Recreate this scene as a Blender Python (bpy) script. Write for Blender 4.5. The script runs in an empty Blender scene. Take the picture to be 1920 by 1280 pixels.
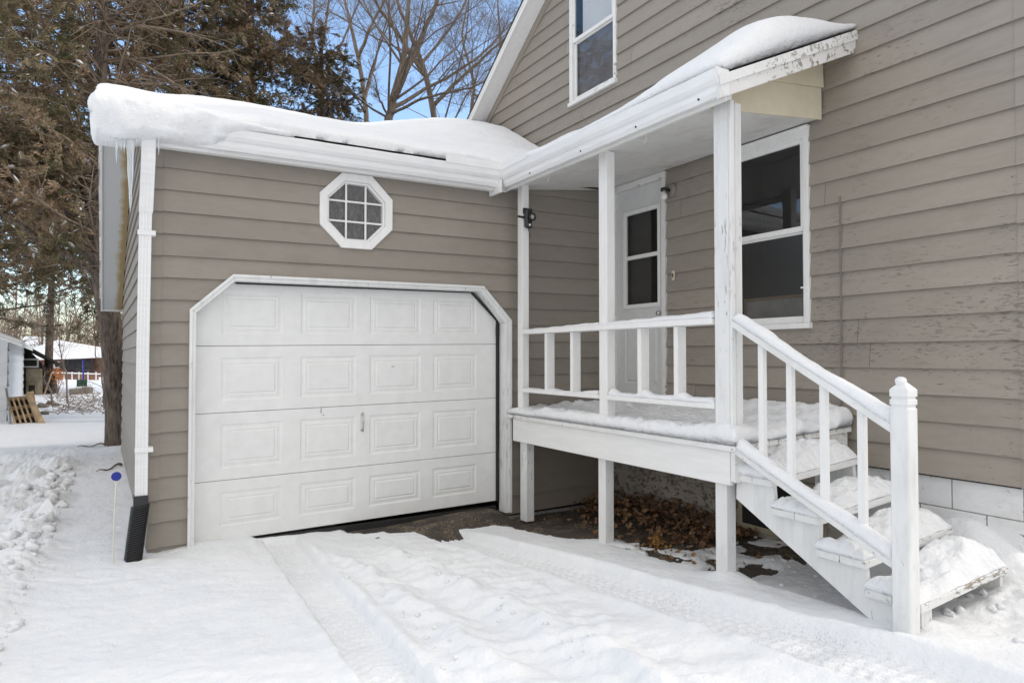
import bpy, bmesh, math, random
import numpy as np
from mathutils import Vector, Matrix
random.seed(7); rng = np.random.default_rng(7)
S = bpy.context.scene
COL = bpy.data.collections.new("place"); S.collection.children.link(COL)
R = math.radians

# ------------------------------------------------------------------ camera
cam_d = bpy.data.cameras.new("camera"); cam = bpy.data.objects.new("camera", cam_d); COL.objects.link(cam)
cam.location = (0, 0, 1.5); cam.rotation_euler = (R(90 + 1.288), 0, R(-31.26))
cam_d.sensor_width = 36.0; cam_d.lens = 1245 / 1920 * 36; cam_d.clip_end = 2000; cam_d.clip_start = 0.05
S.camera = cam
_yaw, _th = R(31.26), R(1.288)
_F = Vector((math.sin(_yaw), math.cos(_yaw), 0)); _Rt = Vector((math.cos(_yaw), -math.sin(_yaw), 0)); _Z = Vector((0, 0, 1))
_fw = _F * math.cos(_th) + _Z * math.sin(_th); _up = _Z * math.cos(_th) - _F * math.sin(_th)
def survey(px, py, d):
    """world point at depth d (metres) measured off the photo"""
    return Vector((0, 0, 1.5)) + (_Rt * ((px - 960) / 1245) + _up * ((640 - py) / 1245) + _fw) * d

# ------------------------------------------------------------------ world and sun
SUN_EL, SUN_AZ = R(34), R(112)      # azimuth measured from +Y towards +X
w = bpy.data.worlds.new("World"); S.world = w; w.use_nodes = True
nt = w.node_tree; nt.nodes.clear()
sky = nt.nodes.new("ShaderNodeTexSky"); sky.sky_type = 'NISHITA'; sky.sun_disc = False
sky.sun_elevation = SUN_EL; sky.sun_rotation = SUN_AZ; sky.air_density = 1.0; sky.dust_density = 1.5; sky.ozone_density = 1.2
hsv = nt.nodes.new("ShaderNodeHueSaturation"); hsv.inputs['Saturation'].default_value = 1.12; hsv.inputs['Value'].default_value = 2.15
bg = nt.nodes.new("ShaderNodeBackground"); bg.inputs['Strength'].default_value = 0.15
out = nt.nodes.new("ShaderNodeOutputWorld")
nt.links.new(sky.outputs[0], hsv.inputs['Color']); nt.links.new(hsv.outputs[0], bg.inputs['Color'])
# unseen cloud added for neutral fill light, clear blue left to the north
tcw = nt.nodes.new("ShaderNodeTexCoord"); sxyz = nt.nodes.new("ShaderNodeSeparateXYZ"); nt.links.new(tcw.outputs['Generated'], sxyz.inputs[0])
cn_ = nt.nodes.new("ShaderNodeTexNoise"); cn_.inputs['Scale'].default_value = 2.2; cn_.inputs['Detail'].default_value = 5; nt.links.new(tcw.outputs['Generated'], cn_.inputs['Vector'])
ma_ = nt.nodes.new("ShaderNodeMath"); ma_.operation = 'MULTIPLY_ADD'; ma_.inputs[1].default_value = 0.55; nt.links.new(cn_.outputs['Fac'], ma_.inputs[0]); nt.links.new(sxyz.outputs['Y'], ma_.inputs[2])
rm_ = nt.nodes.new("ShaderNodeValToRGB"); rm_.color_ramp.elements[0].position = 0.52; rm_.color_ramp.elements[0].color = (1, 1, 1, 1); rm_.color_ramp.elements[1].position = 0.86; rm_.color_ramp.elements[1].color = (0.05, 0.05, 0.05, 1); nt.links.new(ma_.outputs[0], rm_.inputs[0])
bg2 = nt.nodes.new("ShaderNodeBackground"); bg2.inputs['Color'].default_value = (1.0, 0.985, 0.968, 1); bg2.inputs['Strength'].default_value = 1.0
zr = nt.nodes.new("ShaderNodeMath"); zr.operation = 'MULTIPLY_ADD'; zr.inputs[1].default_value = 0.84; zr.inputs[2].default_value = 0.76; nt.links.new(sxyz.outputs['Z'], zr.inputs[0]); nt.links.new(zr.outputs[0], bg2.inputs['Strength'])
mxs = nt.nodes.new("ShaderNodeMixShader"); nt.links.new(rm_.outputs[0], mxs.inputs[0]); nt.links.new(bg.outputs[0], mxs.inputs[1]); nt.links.new(bg2.outputs[0], mxs.inputs[2]); nt.links.new(mxs.outputs[0], out.inputs[0])
sl = bpy.data.lights.new("sun", 'SUN'); sl.energy = 1.1; sl.angle = R(7); sl.color = (1.0, 0.93, 0.84)
so = bpy.data.objects.new("sun", sl); COL.objects.link(so)
sd = Vector((math.sin(SUN_AZ) * math.cos(SUN_EL), math.cos(SUN_AZ) * math.cos(SUN_EL), math.sin(SUN_EL)))
so.rotation_euler = (-sd).to_track_quat('-Z', 'Y').to_euler(); so.location = (3, -8, 12)
S.view_settings.view_transform = 'Standard'; S.view_settings.look = 'None'; S.view_settings.exposure = 0
S.render.engine = 'CYCLES'

# ------------------------------------------------------------------ materials
def nodes(name):
    m = bpy.data.materials.new(name); m.use_nodes = True; t = m.node_tree; t.nodes.clear()
    o = t.nodes.new("ShaderNodeOutputMaterial"); b = t.nodes.new("ShaderNodeBsdfPrincipled"); t.links.new(b.outputs[0], o.inputs[0])
    return m, t, b
def N(t, typ, **kw):
    n = t.nodes.new(typ)
    for k, v in kw.items():
        if k.startswith('i_'): n.inputs[k[2:].replace('_', ' ')].default_value = v
        else: setattr(n, k, v)
    return n
def coords(t, scale=(1, 1, 1)):
    tc = N(t, "ShaderNodeTexCoord"); mp = N(t, "ShaderNodeMapping"); mp.inputs['Scale'].default_value = scale
    t.links.new(tc.outputs['Object'], mp.inputs['Vector']); return mp.outputs[0]
def noise(t, vec, scale, detail=4, rough=0.55, dist=0.0):
    n = N(t, "ShaderNodeTexNoise"); n.inputs['Scale'].default_value = scale; n.inputs['Detail'].default_value = detail
    n.inputs['Roughness'].default_value = rough; n.inputs['Distortion'].default_value = dist
    t.links.new(vec, n.inputs['Vector']); return n.outputs['Fac']
def ramp(t, fac, stops, interp='LINEAR'):
    r = N(t, "ShaderNodeValToRGB"); r.color_ramp.interpolation = interp
    e = r.color_ramp.elements
    while len(e) < len(stops): e.new(0.5)
    for x, (p, c) in zip(e, stops):
        x.position = p; x.color = (c, c, c, 1) if isinstance(c, (int, float)) else (*c, 1)
    t.links.new(fac, r.inputs[0]); return r.outputs[0]
def mix(t, fac, a, b, mode='MIX'):
    m = N(t, "ShaderNodeMix", data_type='RGBA', blend_type=mode)
    for sock, v in ((m.inputs[0], fac), (m.inputs[6], a), (m.inputs[7], b)):
        if hasattr(v, 'is_output') or hasattr(v, 'links'): t.links.new(v, sock)
        else: sock.default_value = (v if isinstance(v, (int, float)) else (*v, 1))
    return m.outputs[2]
def bump(t, h, dist, strength=1.0):
    b = N(t, "ShaderNodeBump"); b.inputs['Distance'].default_value = dist; b.inputs['Strength'].default_value = strength
    t.links.new(h, b.inputs['Height']); return b.outputs[0]

def plain(name, c, rough=0.6, var=0.12, scale=6, bd=0.0, bs=60, stretch=(1, 1, 1), metal=0.0, spec=0.4):
    m, t, b = nodes(name); v = coords(t, stretch)
    f = noise(t, v, scale, 5)
    lo = tuple(x * (1 - var) for x in c); hi = tuple(min(1, x * (1 + var)) for x in c)
    t.links.new(ramp(t, f, [(0.3, lo), (0.7, hi)]), b.inputs['Base Color'])
    b.inputs['Roughness'].default_value = rough; b.inputs['Metallic'].default_value = metal; b.inputs['Specular IOR Level'].default_value = spec
    if bd: t.links.new(bump(t, noise(t, v, bs, 3), bd), b.inputs['Normal'])
    return m

def paint(name, c, peel=0.0, under=(0.2, 0.165, 0.13), stretch=(1, 1, 1), dirt=0.1, rough=0.55, tone=False, grain=0.0006, crack=0.0, dirtcol=(0.35, 0.33, 0.3)):
    """painted wood: uneven coat, dirt, optional flakes where the paint has come off"""
    m, t, b = nodes(name); v = coords(t, stretch); vu = coords(t)
    n1 = noise(t, vu, 1.3, 4); n2 = noise(t, v, 9, 6)
    base = mix(t, ramp(t, n1, [(0.35, 0.0), (0.7, 1.0)]), tuple(x * (1 - 0.6 * dirt) for x in c), c)
    base = mix(t, ramp(t, n2, [(0.3, 0.5), (0.65, 0.0)]), base, tuple(x * 0.86 for x in c))
    dn = noise(t, v, 3.1, 8, 0.7)
    base = mix(t, ramp(t, dn, [(0.5, 0.0), (0.75, dirt * 2.2)]), base, tuple(a * d * 1.6 for a, d in zip(c, dirtcol)))
    h = noise(t, v, 40, 4)
    if tone:
        at = N(t, "ShaderNodeAttribute", attribute_name='tone')
        base = mix(t, 1.0, base, at.outputs['Color'], 'MULTIPLY')
    if peel != 0:
        big = noise(t, vu, 0.9, 3); fine = noise(t, v, 16, 9, 0.68, 0.6)
        ad = N(t, "ShaderNodeMath", operation='MULTIPLY_ADD'); t.links.new(big, ad.inputs[0]); ad.inputs[1].default_value = 0.55; t.links.new(fine, ad.inputs[2])
        th = 1.10 - peel * 0.32
        mk = ramp(t, ad.outputs[0], [(min(.99, th - 0.5), 0), (min(.995, th - 0.488), 1)]) if False else None
        sb = N(t, "ShaderNodeMath", operation='SUBTRACT'); t.links.new(ad.outputs[0], sb.inputs[0]); sb.inputs[1].default_value = th - 0.18
        mk = ramp(t, sb.outputs[0], [(0.0, 0.0), (0.012, 1.0)])
        wood = mix(t, noise(t, v, 60, 3), tuple(x * 0.75 for x in under), tuple(x * 1.25 for x in under))
        base = mix(t, mk, base, wood)
        hh = N(t, "ShaderNodeMath", operation='MULTIPLY_ADD'); t.links.new(mk, hh.inputs[0]); hh.inputs[1].default_value = -1.6; t.links.new(h, hh.inputs[2]); h = hh.outputs[0]
    if crack > 0:
        vc = coords(t, (6, 1.0, 16)) if stretch[1] <= stretch[0] else coords(t, (1, 6, 16))
        cn = noise(t, vc, 4.0, 7, 0.6, 1.5)
        cm = ramp(t, cn, [(0.495, 0.0), (0.5, 1.0), (0.505, 0.0)])
        gate = ramp(t, noise(t, vu, 2.2, 3), [(0.56, 0.0), (0.68, crack)])
        mm = N(t, "ShaderNodeMath", operation='MULTIPLY'); t.links.new(cm, mm.inputs[0]); t.links.new(gate, mm.inputs[1])
        base = mix(t, mm.outputs[0], base, tuple(x * 0.4 for x in under))
    t.links.new(base, b.inputs['Base Color']); b.inputs['Roughness'].default_value = rough; b.inputs['Specular IOR Level'].default_value = 0.35
    t.links.new(bump(t, h, grain), b.inputs['Normal'])
    return m

def snow_mat(name, sparkle=False, track=False):
    m, t, b = nodes(name); v = coords(t)
    a = noise(t, v, 3.0, 6, 0.6); c = noise(t, v, 90, 4, 0.7); d = noise(t, v, 18, 5, 0.6)
    col = mix(t, ramp(t, a, [(0.3, 0), (0.7, 1)]), (0.80, 0.815, 0.84), (0.86, 0.868, 0.88))
    if track:
        # darker trodden band: fine dirt where vertices carry it
        at = N(t, "ShaderNodeAttribute", attribute_name='tone')
        spk = ramp(t, noise(t, v, 85, 4, 0.75), [(0.555, 0.0), (0.60, 1.0)])
        mm = N(t, "ShaderNodeMath", operation='MULTIPLY'); t.links.new(spk, mm.inputs[0]); t.links.new(at.outputs['Fac'], mm.inputs[1])
        col = mix(t, mm.outputs[0], col, (0.30, 0.26, 0.22))
    t.links.new(col, b.inputs['Base Color']); b.inputs['Roughness'].default_value = 0.75; b.inputs['Specular IOR Level'].default_value = 0.25
    s1 = N(t, "ShaderNodeMath", operation='MULTIPLY_ADD'); t.links.new(c, s1.inputs[0]); s1.inputs[1].default_value = 0.25; t.links.new(d, s1.inputs[2])
    t.links.new(bump(t, s1.outputs[0], 0.018, 0.85), b.inputs['Normal'])
    return m

def glass_mat(name, see=0.85, rough=0.02):
    m = bpy.data.materials.new(name); m.use_nodes = True; t = m.node_tree; t.nodes.clear()
    o = N(t, "ShaderNodeOutputMaterial"); tr = N(t, "ShaderNodeBsdfTransparent"); gl = N(t, "ShaderNodeBsdfGlossy"); lw = N(t, "ShaderNodeLayerWeight"); mx = N(t, "ShaderNodeMixShader")
    tr.inputs[0].default_value = (see, see, see, 1); gl.inputs['Roughness'].default_value = rough; lw.inputs['Blend'].default_value = 0.5
    v = coords(t); t.links.new(bump(t, noise(t, v, 2.2, 2), 0.0012), gl.inputs['Normal'])
    pw = N(t, "ShaderNodeMath", operation='POWER'); t.links.new(lw.outputs['Facing'], pw.inputs[0]); pw.inputs[1].default_value = 4.0
    ml = N(t, "ShaderNodeMath", operation='MULTIPLY_ADD'); t.links.new(pw.outputs[0], ml.inputs[0]); ml.inputs[1].default_value = 0.85; ml.inputs[2].default_value = 0.085
    t.links.new(ml.outputs[0], mx.inputs[0]); t.links.new(tr.outputs[0], mx.inputs[1]); t.links.new(gl.outputs[0], mx.inputs[2]); t.links.new(mx.outputs[0], o.inputs[0])
    return m

TAUPE = (0.316, 0.283, 0.244)
M = {}
M['siding_new'] = paint('siding_new', TAUPE, dirt=0.12, tone=True, grain=0.0004, stretch=(1, 1, 3), rough=0.6)
M['siding_old'] = paint('siding_old', (0.340, 0.305, 0.264), peel=0.02, under=(0.22, 0.19, 0.165), dirt=0.12, tone=True, stretch=(1, 1, 4.5), grain=0.0004, crack=0.6, rough=0.7)
M['white'] = paint('white_paint', (0.87, 0.87, 0.86), dirt=0.05, stretch=(3, 3, 0.6), grain=0.0005)
M['white_worn'] = paint('white_paint_worn', (0.85, 0.855, 0.85), peel=-0.03, under=(0.45, 0.43, 0.40), dirt=0.20, stretch=(3, 3, 0.5), grain=0.001, dirtcol=(0.30, 0.30, 0.30))
M['white_rail'] = paint('white_paint_rail', (0.85, 0.85, 0.84), peel=0.04, under=(0.42, 0.38, 0.33), dirt=0.14, stretch=(2, 1, 2), grain=0.0008)
M['white_flake'] = paint('white_paint_flaking', (0.84, 0.83, 0.81), peel=0.05, under=(0.34, 0.29, 0.22), dirt=0.3, stretch=(1, 1, 1), grain=0.0014)
M['worn_h'] = paint('white_tread', (0.84, 0.845, 0.84), peel=0.08, under=(0.33, 0.29, 0.23), dirt=0.2, stretch=(0.8, 3, 4), grain=0.001)
M['white_h'] = paint('white_board', (0.86, 0.86, 0.85), dirt=0.06, stretch=(0.5, 0.5, 4), grain=0.0005)
M['metal_white'] = paint('white_metal', (0.86, 0.865, 0.87), dirt=0.06, stretch=(0.6, 0.6, 4), grain=0.0002, rough=0.35)
M['door_white'] = paint('garage_door_paint', (0.84, 0.845, 0.835), dirt=0.05, stretch=(1, 1, 1), grain=0.0002, rough=0.42)
M['grey_door'] = paint('entry_door_paint', (0.74, 0.75, 0.745), dirt=0.08, grain=0.0003, rough=0.5)
M['ceiling'] = paint('ceiling_paint', (0.84, 0.84, 0.82), dirt=0.35, peel=0.0, stretch=(0.8, 0.8, 0.8), grain=0.0006, dirtcol=(0.36, 0.34, 0.32))
M['cream'] = paint('cream_paint', (0.74, 0.67, 0.52), dirt=0.15, grain=0.0004)
M['soffit'] = paint('soffit_paint', (0.62, 0.635, 0.64), dirt=0.15, grain=0.0003)
M['block'] = paint('painted_block', (0.85, 0.86, 0.87), dirt=0.2, peel=0.15, under=(0.3, 0.3, 0.29), stretch=(1, 1, 1.5), grain=0.0025, rough=0.8)
M['block_grey'] = paint('block_grey', (0.50, 0.455, 0.40), dirt=0.5, peel=0.3, stretch=(1, 1, 1.5), grain=0.002, rough=0.85)
M['mortar'] = plain('mortar', (0.30, 0.30, 0.29), 0.9, 0.3, 30)
M['dark'] = plain('dark_gap', (0.02, 0.02, 0.02), 0.8)
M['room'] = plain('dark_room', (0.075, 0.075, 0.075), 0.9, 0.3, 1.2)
M['black'] = plain('black_plastic', (0.025, 0.025, 0.027), 0.32, 0.2, 30, spec=0.5)
M['rubber'] = plain('black_rubber', (0.02, 0.02, 0.02), 0.6)
M['chrome'] = plain('brushed_steel', (0.55, 0.55, 0.54), 0.3, 0.2, 40, metal=1.0)
M['blue'] = plain('blue_reflector', (0.012, 0.028, 0.28), 0.25, 0.1, 40)
M['rod'] = plain('fibreglass_rod', (0.70, 0.70, 0.58), 0.5, 0.1)
M['snow'] = snow_mat('snow'); M['snow_ground'] = snow_mat('snow_ground', track=True)
M['glass'] = glass_mat('window_glass'); M['screen'] = glass_mat('window_screen', see=0.62, rough=0.30); M['glass_grey'] = glass_mat('window_glass_screen', see=0.7)
M['curtain_or_reflection'] = plain('white_blind', (0.72, 0.75, 0.75), 0.9, 0.05, 3)
M['frosted'] = plain('bulb_glass', (0.82, 0.82, 0.80), 0.15, 0.03)
M['wood'] = plain('new_pine', (0.42, 0.31, 0.19), 0.8, 0.35, 9, 0.001, 50, (1, 1, 0.3))
M['picture_wood'] = plain('picture_frame_wood', (0.25, 0.16, 0.09), 0.6, 0.3, 20)
M['roofing'] = plain('shingle', (0.06, 0.055, 0.05), 0.9, 0.4, 20, 0.003, 80)
M['shed_black'] = plain('tar_siding', (0.035, 0.031, 0.028), 0.9, 0.5, 6, 0.003, 30)
M['shed_white'] = paint('shed_white', (0.74, 0.77, 0.80), dirt=0.2, tone=True, grain=0.001)
M['brick'] = plain('brick', (0.25, 0.135, 0.095), 0.9, 0.3, 3, 0.003, 30)
M['tan'] = plain('weathered_door', (0.36, 0.31, 0.22), 0.9, 0.4, 3)
M['orange'] = plain('orange_leaves', (0.55, 0.20, 0.03), 0.8, 0.4, 8)
M['green_plastic'] = plain('green_plastic', (0.03, 0.08, 0.05), 0.5, 0.3, 6)
M['stone'] = plain('stone', (0.22, 0.20, 0.17), 0.9, 0.3, 12, 0.004, 30)
M['net'] = plain('dark_net', (0.04, 0.04, 0.045), 0.9, 0.3, 4)
M['cable'] = plain('painted_cable', (0.20, 0.175, 0.15), 0.6)

def soil():
    m, t, b = nodes('soil'); v = coords(t)
    a = noise(t, v, 2.0, 5); g = N(t, "ShaderNodeTexVoronoi"); g.inputs['Scale'].default_value = 75; t.links.new(v, g.inputs['Vector'])
    c = mix(t, ramp(t, a, [(0.35, 0), (0.65, 1)]), (0.045, 0.038, 0.034), (0.085, 0.07, 0.058))
    gc = mix(t, ramp(t, g.outputs['Color'], [(0.2, 0), (0.8, 1)]), (0.04, 0.03, 0.022), (0.30, 0.24, 0.17))
    c = mix(t, ramp(t, noise(t, v, 5, 4), [(0.45, 0.1), (0.6, 0.75)]), c, gc)
    t.links.new(c, b.inputs['Base Color']); b.inputs['Roughness'].default_value = 0.95
    t.links.new(bump(t, g.outputs['Distance'], 0.012), b.inputs['Normal']); return m
M['soil'] = soil()

def bark(name, c1, c2, sc=1.0):
    m, t, b = nodes(name); v = coords(t, (1, 1, 0.16))
    n = noise(t, v, 26 * sc, 6, 0.65, 0.5)
    t.links.new(ramp(t, n, [(0.35, c1), (0.62, c2)]), b.inputs['Base Color']); b.inputs['Roughness'].default_value = 0.95
    t.links.new(bump(t, n, 0.035), b.inputs['Normal']); return m
M['bark'] = bark('cedar_bark', (0.045, 0.033, 0.026), (0.21, 0.165, 0.135))
M['bark_grey'] = bark('grey_bark', (0.12, 0.095, 0.075), (0.30, 0.245, 0.20), 0.7)
M['twig'] = plain('dead_twig', (0.24, 0.185, 0.14), 0.9, 0.4, 3)

def leafy(name, stops, scale=1.2):
    m, t, b = nodes(name); v = coords(t)
    at = N(t, "ShaderNodeAttribute", attribute_name='tone')
    n = noise(t, v, scale, 4, 0.6)
    ad = N(t, "ShaderNodeMath", operation='MULTIPLY_ADD'); t.links.new(at.outputs['Fac'], ad.inputs[0]); ad.inputs[1].default_value = 0.55; t.links.new(n, ad.inputs[2])
    sb = N(t, "ShaderNodeMath", operation='SUBTRACT'); t.links.new(ad.outputs[0], sb.inputs[0]); sb.inputs[1].default_value = 0.27
    t.links.new(ramp(t, sb.outputs[0], stops), b.inputs['Base Color']); b.inputs['Roughness'].default_value = 0.9; b.inputs['Specular IOR Level'].default_value = 0.1
    return m
M['needles'] = leafy('cedar_needles', [(0.12, (0.06, 0.066, 0.032)), (0.38, (0.15, 0.138, 0.076)), (0.60, (0.29, 0.22, 0.145)), (0.9, (0.40, 0.275, 0.19))], 0.55)
M['leaf'] = leafy('dead_leaf', [(0.1, (0.07, 0.042, 0.028)), (0.5, (0.25, 0.145, 0.085)), (0.95, (0.52, 0.33, 0.19))], 3)

def ice():
    m, t, b = nodes('ice'); v = coords(t)
    b.inputs['Base Color'].default_value = (0.9, 0.93, 0.95, 1); b.inputs['Roughness'].default_value = 0.12; b.inputs['Transmission Weight'].default_value = 0.65; b.inputs['IOR'].default_value = 1.31
    t.links.new(bump(t, noise(t, v, 60, 3), 0.003), b.inputs['Normal']); return m
M['ice'] = ice()
def stained():
    m, t, b = nodes('stained_soffit'); v = coords(t)
    at = N(t, "ShaderNodeAttribute", attribute_name='tone')
    n = noise(t, v, 4, 5)
    ad = N(t, "ShaderNodeMath", operation='MULTIPLY_ADD'); t.links.new(n, ad.inputs[0]); ad.inputs[1].default_value = 0.7; t.links.new(at.outputs['Fac'], ad.inputs[2])
    c = ramp(t, ad.outputs[0], [(0.72, (0.60, 0.62, 0.63)), (0.86, (0.52, 0.46, 0.33)), (1.0, (0.38, 0.28, 0.14))])
    t.links.new(c, b.inputs['Base Color']); b.inputs['Roughness'].default_value = 0.6; return m
M['soffit_stained'] = stained()

# ------------------------------------------------------------------ object helpers
def prop(o, label=None, cat=None, group=None, kind=None):
    if label: o['label'] = label
    if cat: o['category'] = cat
    if group: o['group'] = group
    if kind: o['kind'] = kind
    return o
ROOT = {}
def thing(name, loc, label, cat, group=None):
    o = bpy.data.objects.new(name, None); COL.objects.link(o); o.location = loc; o.empty_display_size = 0.2
    ROOT[o.name] = Vector(loc); return prop(o, label, cat, group)
def origin_of(parent):
    v = Vector((0, 0, 0)); p = parent
    while p is not None: v += Vector(p.location); p = p.parent
    return v
def link(name, me, mat, parent=None, smooth=False):
    """me holds world coordinates; shift them to the parent's origin"""
    if parent is not None:
        off = origin_of(parent); me.transform(Matrix.Translation(-off))
    o = bpy.data.objects.new(name, me); COL.objects.link(o); o.parent = parent
    me.materials.append(M[mat] if isinstance(mat, str) else mat)
    if smooth: me.polygons.foreach_set('use_smooth', [True] * len(me.polygons))
    me.update(); return o

class B:
    """collects solid pieces in world coordinates"""
    def __init__(s): s.bm = bmesh.new()
    def hexa(s, p, bev=0.0):
        """8 points: bottom 4 (ccw) then top 4"""
        vs = [s.bm.verts.new(q) for q in p]
        fs = [(0, 3, 2, 1), (4, 5, 6, 7), (0, 1, 5, 4), (1, 2, 6, 5), (2, 3, 7, 6), (3, 0, 4, 7)]
        faces = [s.bm.faces.new([vs[i] for i in f]) for f in fs]
        if bev > 0:
            es = list({e for f in faces for e in f.edges})
            bmesh.ops.bevel(s.bm, geom=es, offset=bev, segments=1, affect='EDGES', clamp_overlap=True)
        return s
    def box(s, x0, x1, y0, y1, z0, z1, bev=0.003):
        return s.hexa([(x0, y0, z0), (x1, y0, z0), (x1, y1, z0), (x0, y1, z0), (x0, y0, z1), (x1, y0, z1), (x1, y1, z1), (x0, y1, z1)], bev)
    def bar(s, a, b, wdt, hgt, up=(0, 0, 1), bev=0.003, vert=False):
        """rectangular bar from a to b; wdt across, hgt along up"""
        a, b = Vector(a), Vector(b); d = (b - a).normalized(); up = Vector(up)
        side = d.cross(up).normalized(); u = up if vert else side.cross(d).normalized()
        P = []
        for q in (a, b):
            for sx, sz in ((-1, -1), (1, -1), (1, 1), (-1, 1)): P.append(q + side * sx * wdt / 2 + u * sz * hgt / 2)
        order = [P[0], P[1], P[2], P[3], P[4], P[5], P[6], P[7]]
        vs = [s.bm.verts.new(q) for q in order]
        fs = [(0, 1, 2, 3), (7, 6, 5, 4), (0, 4, 5, 1), (1, 5, 6, 2), (2, 6, 7, 3), (3, 7, 4, 0)]
        faces = [s.bm.faces.new([vs[i] for i in f]) for f in fs]
        if bev > 0: bmesh.ops.bevel(s.bm, geom=list({e for f in faces for e in f.edges}), offset=bev, segments=1, affect='EDGES', clamp_overlap=True)
        return s
    def prism(s, poly, vec, bev=0.0):
        """extrude a planar polygon by vec"""
        vec = Vector(vec); a = [s.bm.verts.new(q) for q in poly]; b = [s.bm.verts.new(Vector(q) + vec) for q in poly]
        n = len(poly); faces = [s.bm.faces.new(a), s.bm.faces.new(b[::-1])]
        for i in range(n): faces.append(s.bm.faces.new([a[(i + 1) % n], a[i], b[i], b[(i + 1) % n]]))
        if bev: bmesh.ops.bevel(s.bm, geom=list({e for f in faces for e in f.edges}), offset=bev, segments=1, affect='EDGES', clamp_overlap=True)
        return s
    def quad(s, *p): s.bm.faces.new([s.bm.verts.new(q) for q in p]); return s
    def tube(s, pts, rad, n=10, cap=True, flat=1.0):
        pts = [Vector(p) for p in pts]; rings = []
        if not hasattr(rad, '__len__'): rad = [rad] * len(pts)
        prev = None
        for i, p in enumerate(pts):
            d = (pts[min(i + 1, len(pts) - 1)] - pts[max(i - 1, 0)]).normalized()
            if prev is None:
                ref = Vector((0, 0, 1)) if abs(d.z) < 0.9 else Vector((1, 0, 0)); u = d.cross(ref).normalized()
            else: u = (prev - d * prev.dot(d)).normalized()
            prev = u; v = d.cross(u)
            rings.append([s.bm.verts.new(p + (u * math.cos(2 * math.pi * k / n) + v * math.sin(2 * math.pi * k / n) * flat) * rad[i]) for k in range(n)])
        for a, b in zip(rings, rings[1:]):
            for k in range(n): s.bm.faces.new([a[k], a[(k + 1) % n], b[(k + 1) % n], b[k]])
        if cap:
            s.bm.faces.new(rings[0][::-1]); s.bm.faces.new(rings[-1])
        return s
    def lathe(s, c, axis, prof, n=20):
        """prof: list of (distance along axis, radius)"""
        axis = Vector(axis).normalized(); c = Vector(c); ref = Vector((0, 0, 1)) if abs(axis.z) < 0.9 else Vector((1, 0, 0))
        u = axis.cross(ref).normalized(); v = axis.cross(u); rings = []
        for d, r in prof: rings.append([s.bm.verts.new(c + axis * d + (u * math.cos(2 * math.pi * k / n) + v * math.sin(2 * math.pi * k / n)) * max(r, 1e-4)) for k in range(n)])
        for a, b in zip(rings, rings[1:]):
            for k in range(n): s.bm.faces.new([a[k], a[(k + 1) % n], b[(k + 1) % n], b[k]])
        s.bm.faces.new(rings[0][::-1]); s.bm.faces.new(rings[-1]); return s
    def warp(s, f):
        for v in s.bm.verts: v.co = f(v.co)
        return s
    def build(s, name, mat, parent=None, smooth=False):
        bmesh.ops.recalc_face_normals(s.bm, faces=s.bm.faces)
        me = bpy.data.meshes.new(name); s.bm.to_mesh(me); s.bm.free()
        return link(name, me, mat, parent, smooth)

def set_tone(me, vals):
    a = me.color_attributes.new('tone', 'FLOAT_COLOR', 'POINT')
    v = np.ones((len(me.vertices), 4), dtype=np.float32); vals = np.asarray(vals, dtype=np.float32)
    if vals.ndim == 1: v[:, :3] = vals[:, None]
    else: v[:, :3] = vals
    a.data.foreach_set('color', v.ravel())
def mesh_np(name, verts, faces):
    verts = np.asarray(verts, dtype=np.float32); faces = np.asarray(faces, dtype=np.int32); k = faces.shape[1]
    me = bpy.data.meshes.new(name); me.vertices.add(len(verts)); me.vertices.foreach_set('co', verts.ravel())
    me.loops.add(faces.size); me.loops.foreach_set('vertex_index', faces.ravel())
    me.polygons.add(len(faces)); me.polygons.foreach_set('loop_start', np.arange(0, faces.size, k, dtype=np.int32)); me.polygons.foreach_set('loop_total', np.full(len(faces), k, dtype=np.int32))
    me.update(calc_edges=True); return me

# value noise on arrays
def _h(ix, iy, seed):
    n = (ix.astype(np.int64) * 374761393 + iy.astype(np.int64) * 668265263 + seed * 974634777) & 0xffffffff
    n = ((n ^ (n >> 13)) * 1274126177) & 0xffffffff
    return ((n ^ (n >> 16)) & 0xffffff) / float(0xffffff)
def vn(x, y, s, seed=0):
    x = x / s; y = y / s; ix = np.floor(x); iy = np.floor(y); fx = x - ix; fy = y - iy
    fx = fx * fx * fx * (fx * (fx * 6 - 15) + 10); fy = fy * fy * fy * (fy * (fy * 6 - 15) + 10)
    a = _h(ix, iy, seed); b = _h(ix + 1, iy, seed); c = _h(ix, iy + 1, seed); d = _h(ix + 1, iy + 1, seed)
    return (a * (1 - fx) + b * fx) * (1 - fy) + (c * (1 - fx) + d * fx) * fy - 0.5
def fbm(x, y, s, o=4, seed=0, g=0.5):
    r = 0; a = 1.0
    for k in range(o): r = r + a * vn(x + 13.7 * k, y - 7.1 * k, s, seed + k); s = s / 2.03; a *= g
    return r
def sstep(a, b, x): t = np.clip((x - a) / (b - a), 0, 1); return t * t * (3 - 2 * t)

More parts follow.
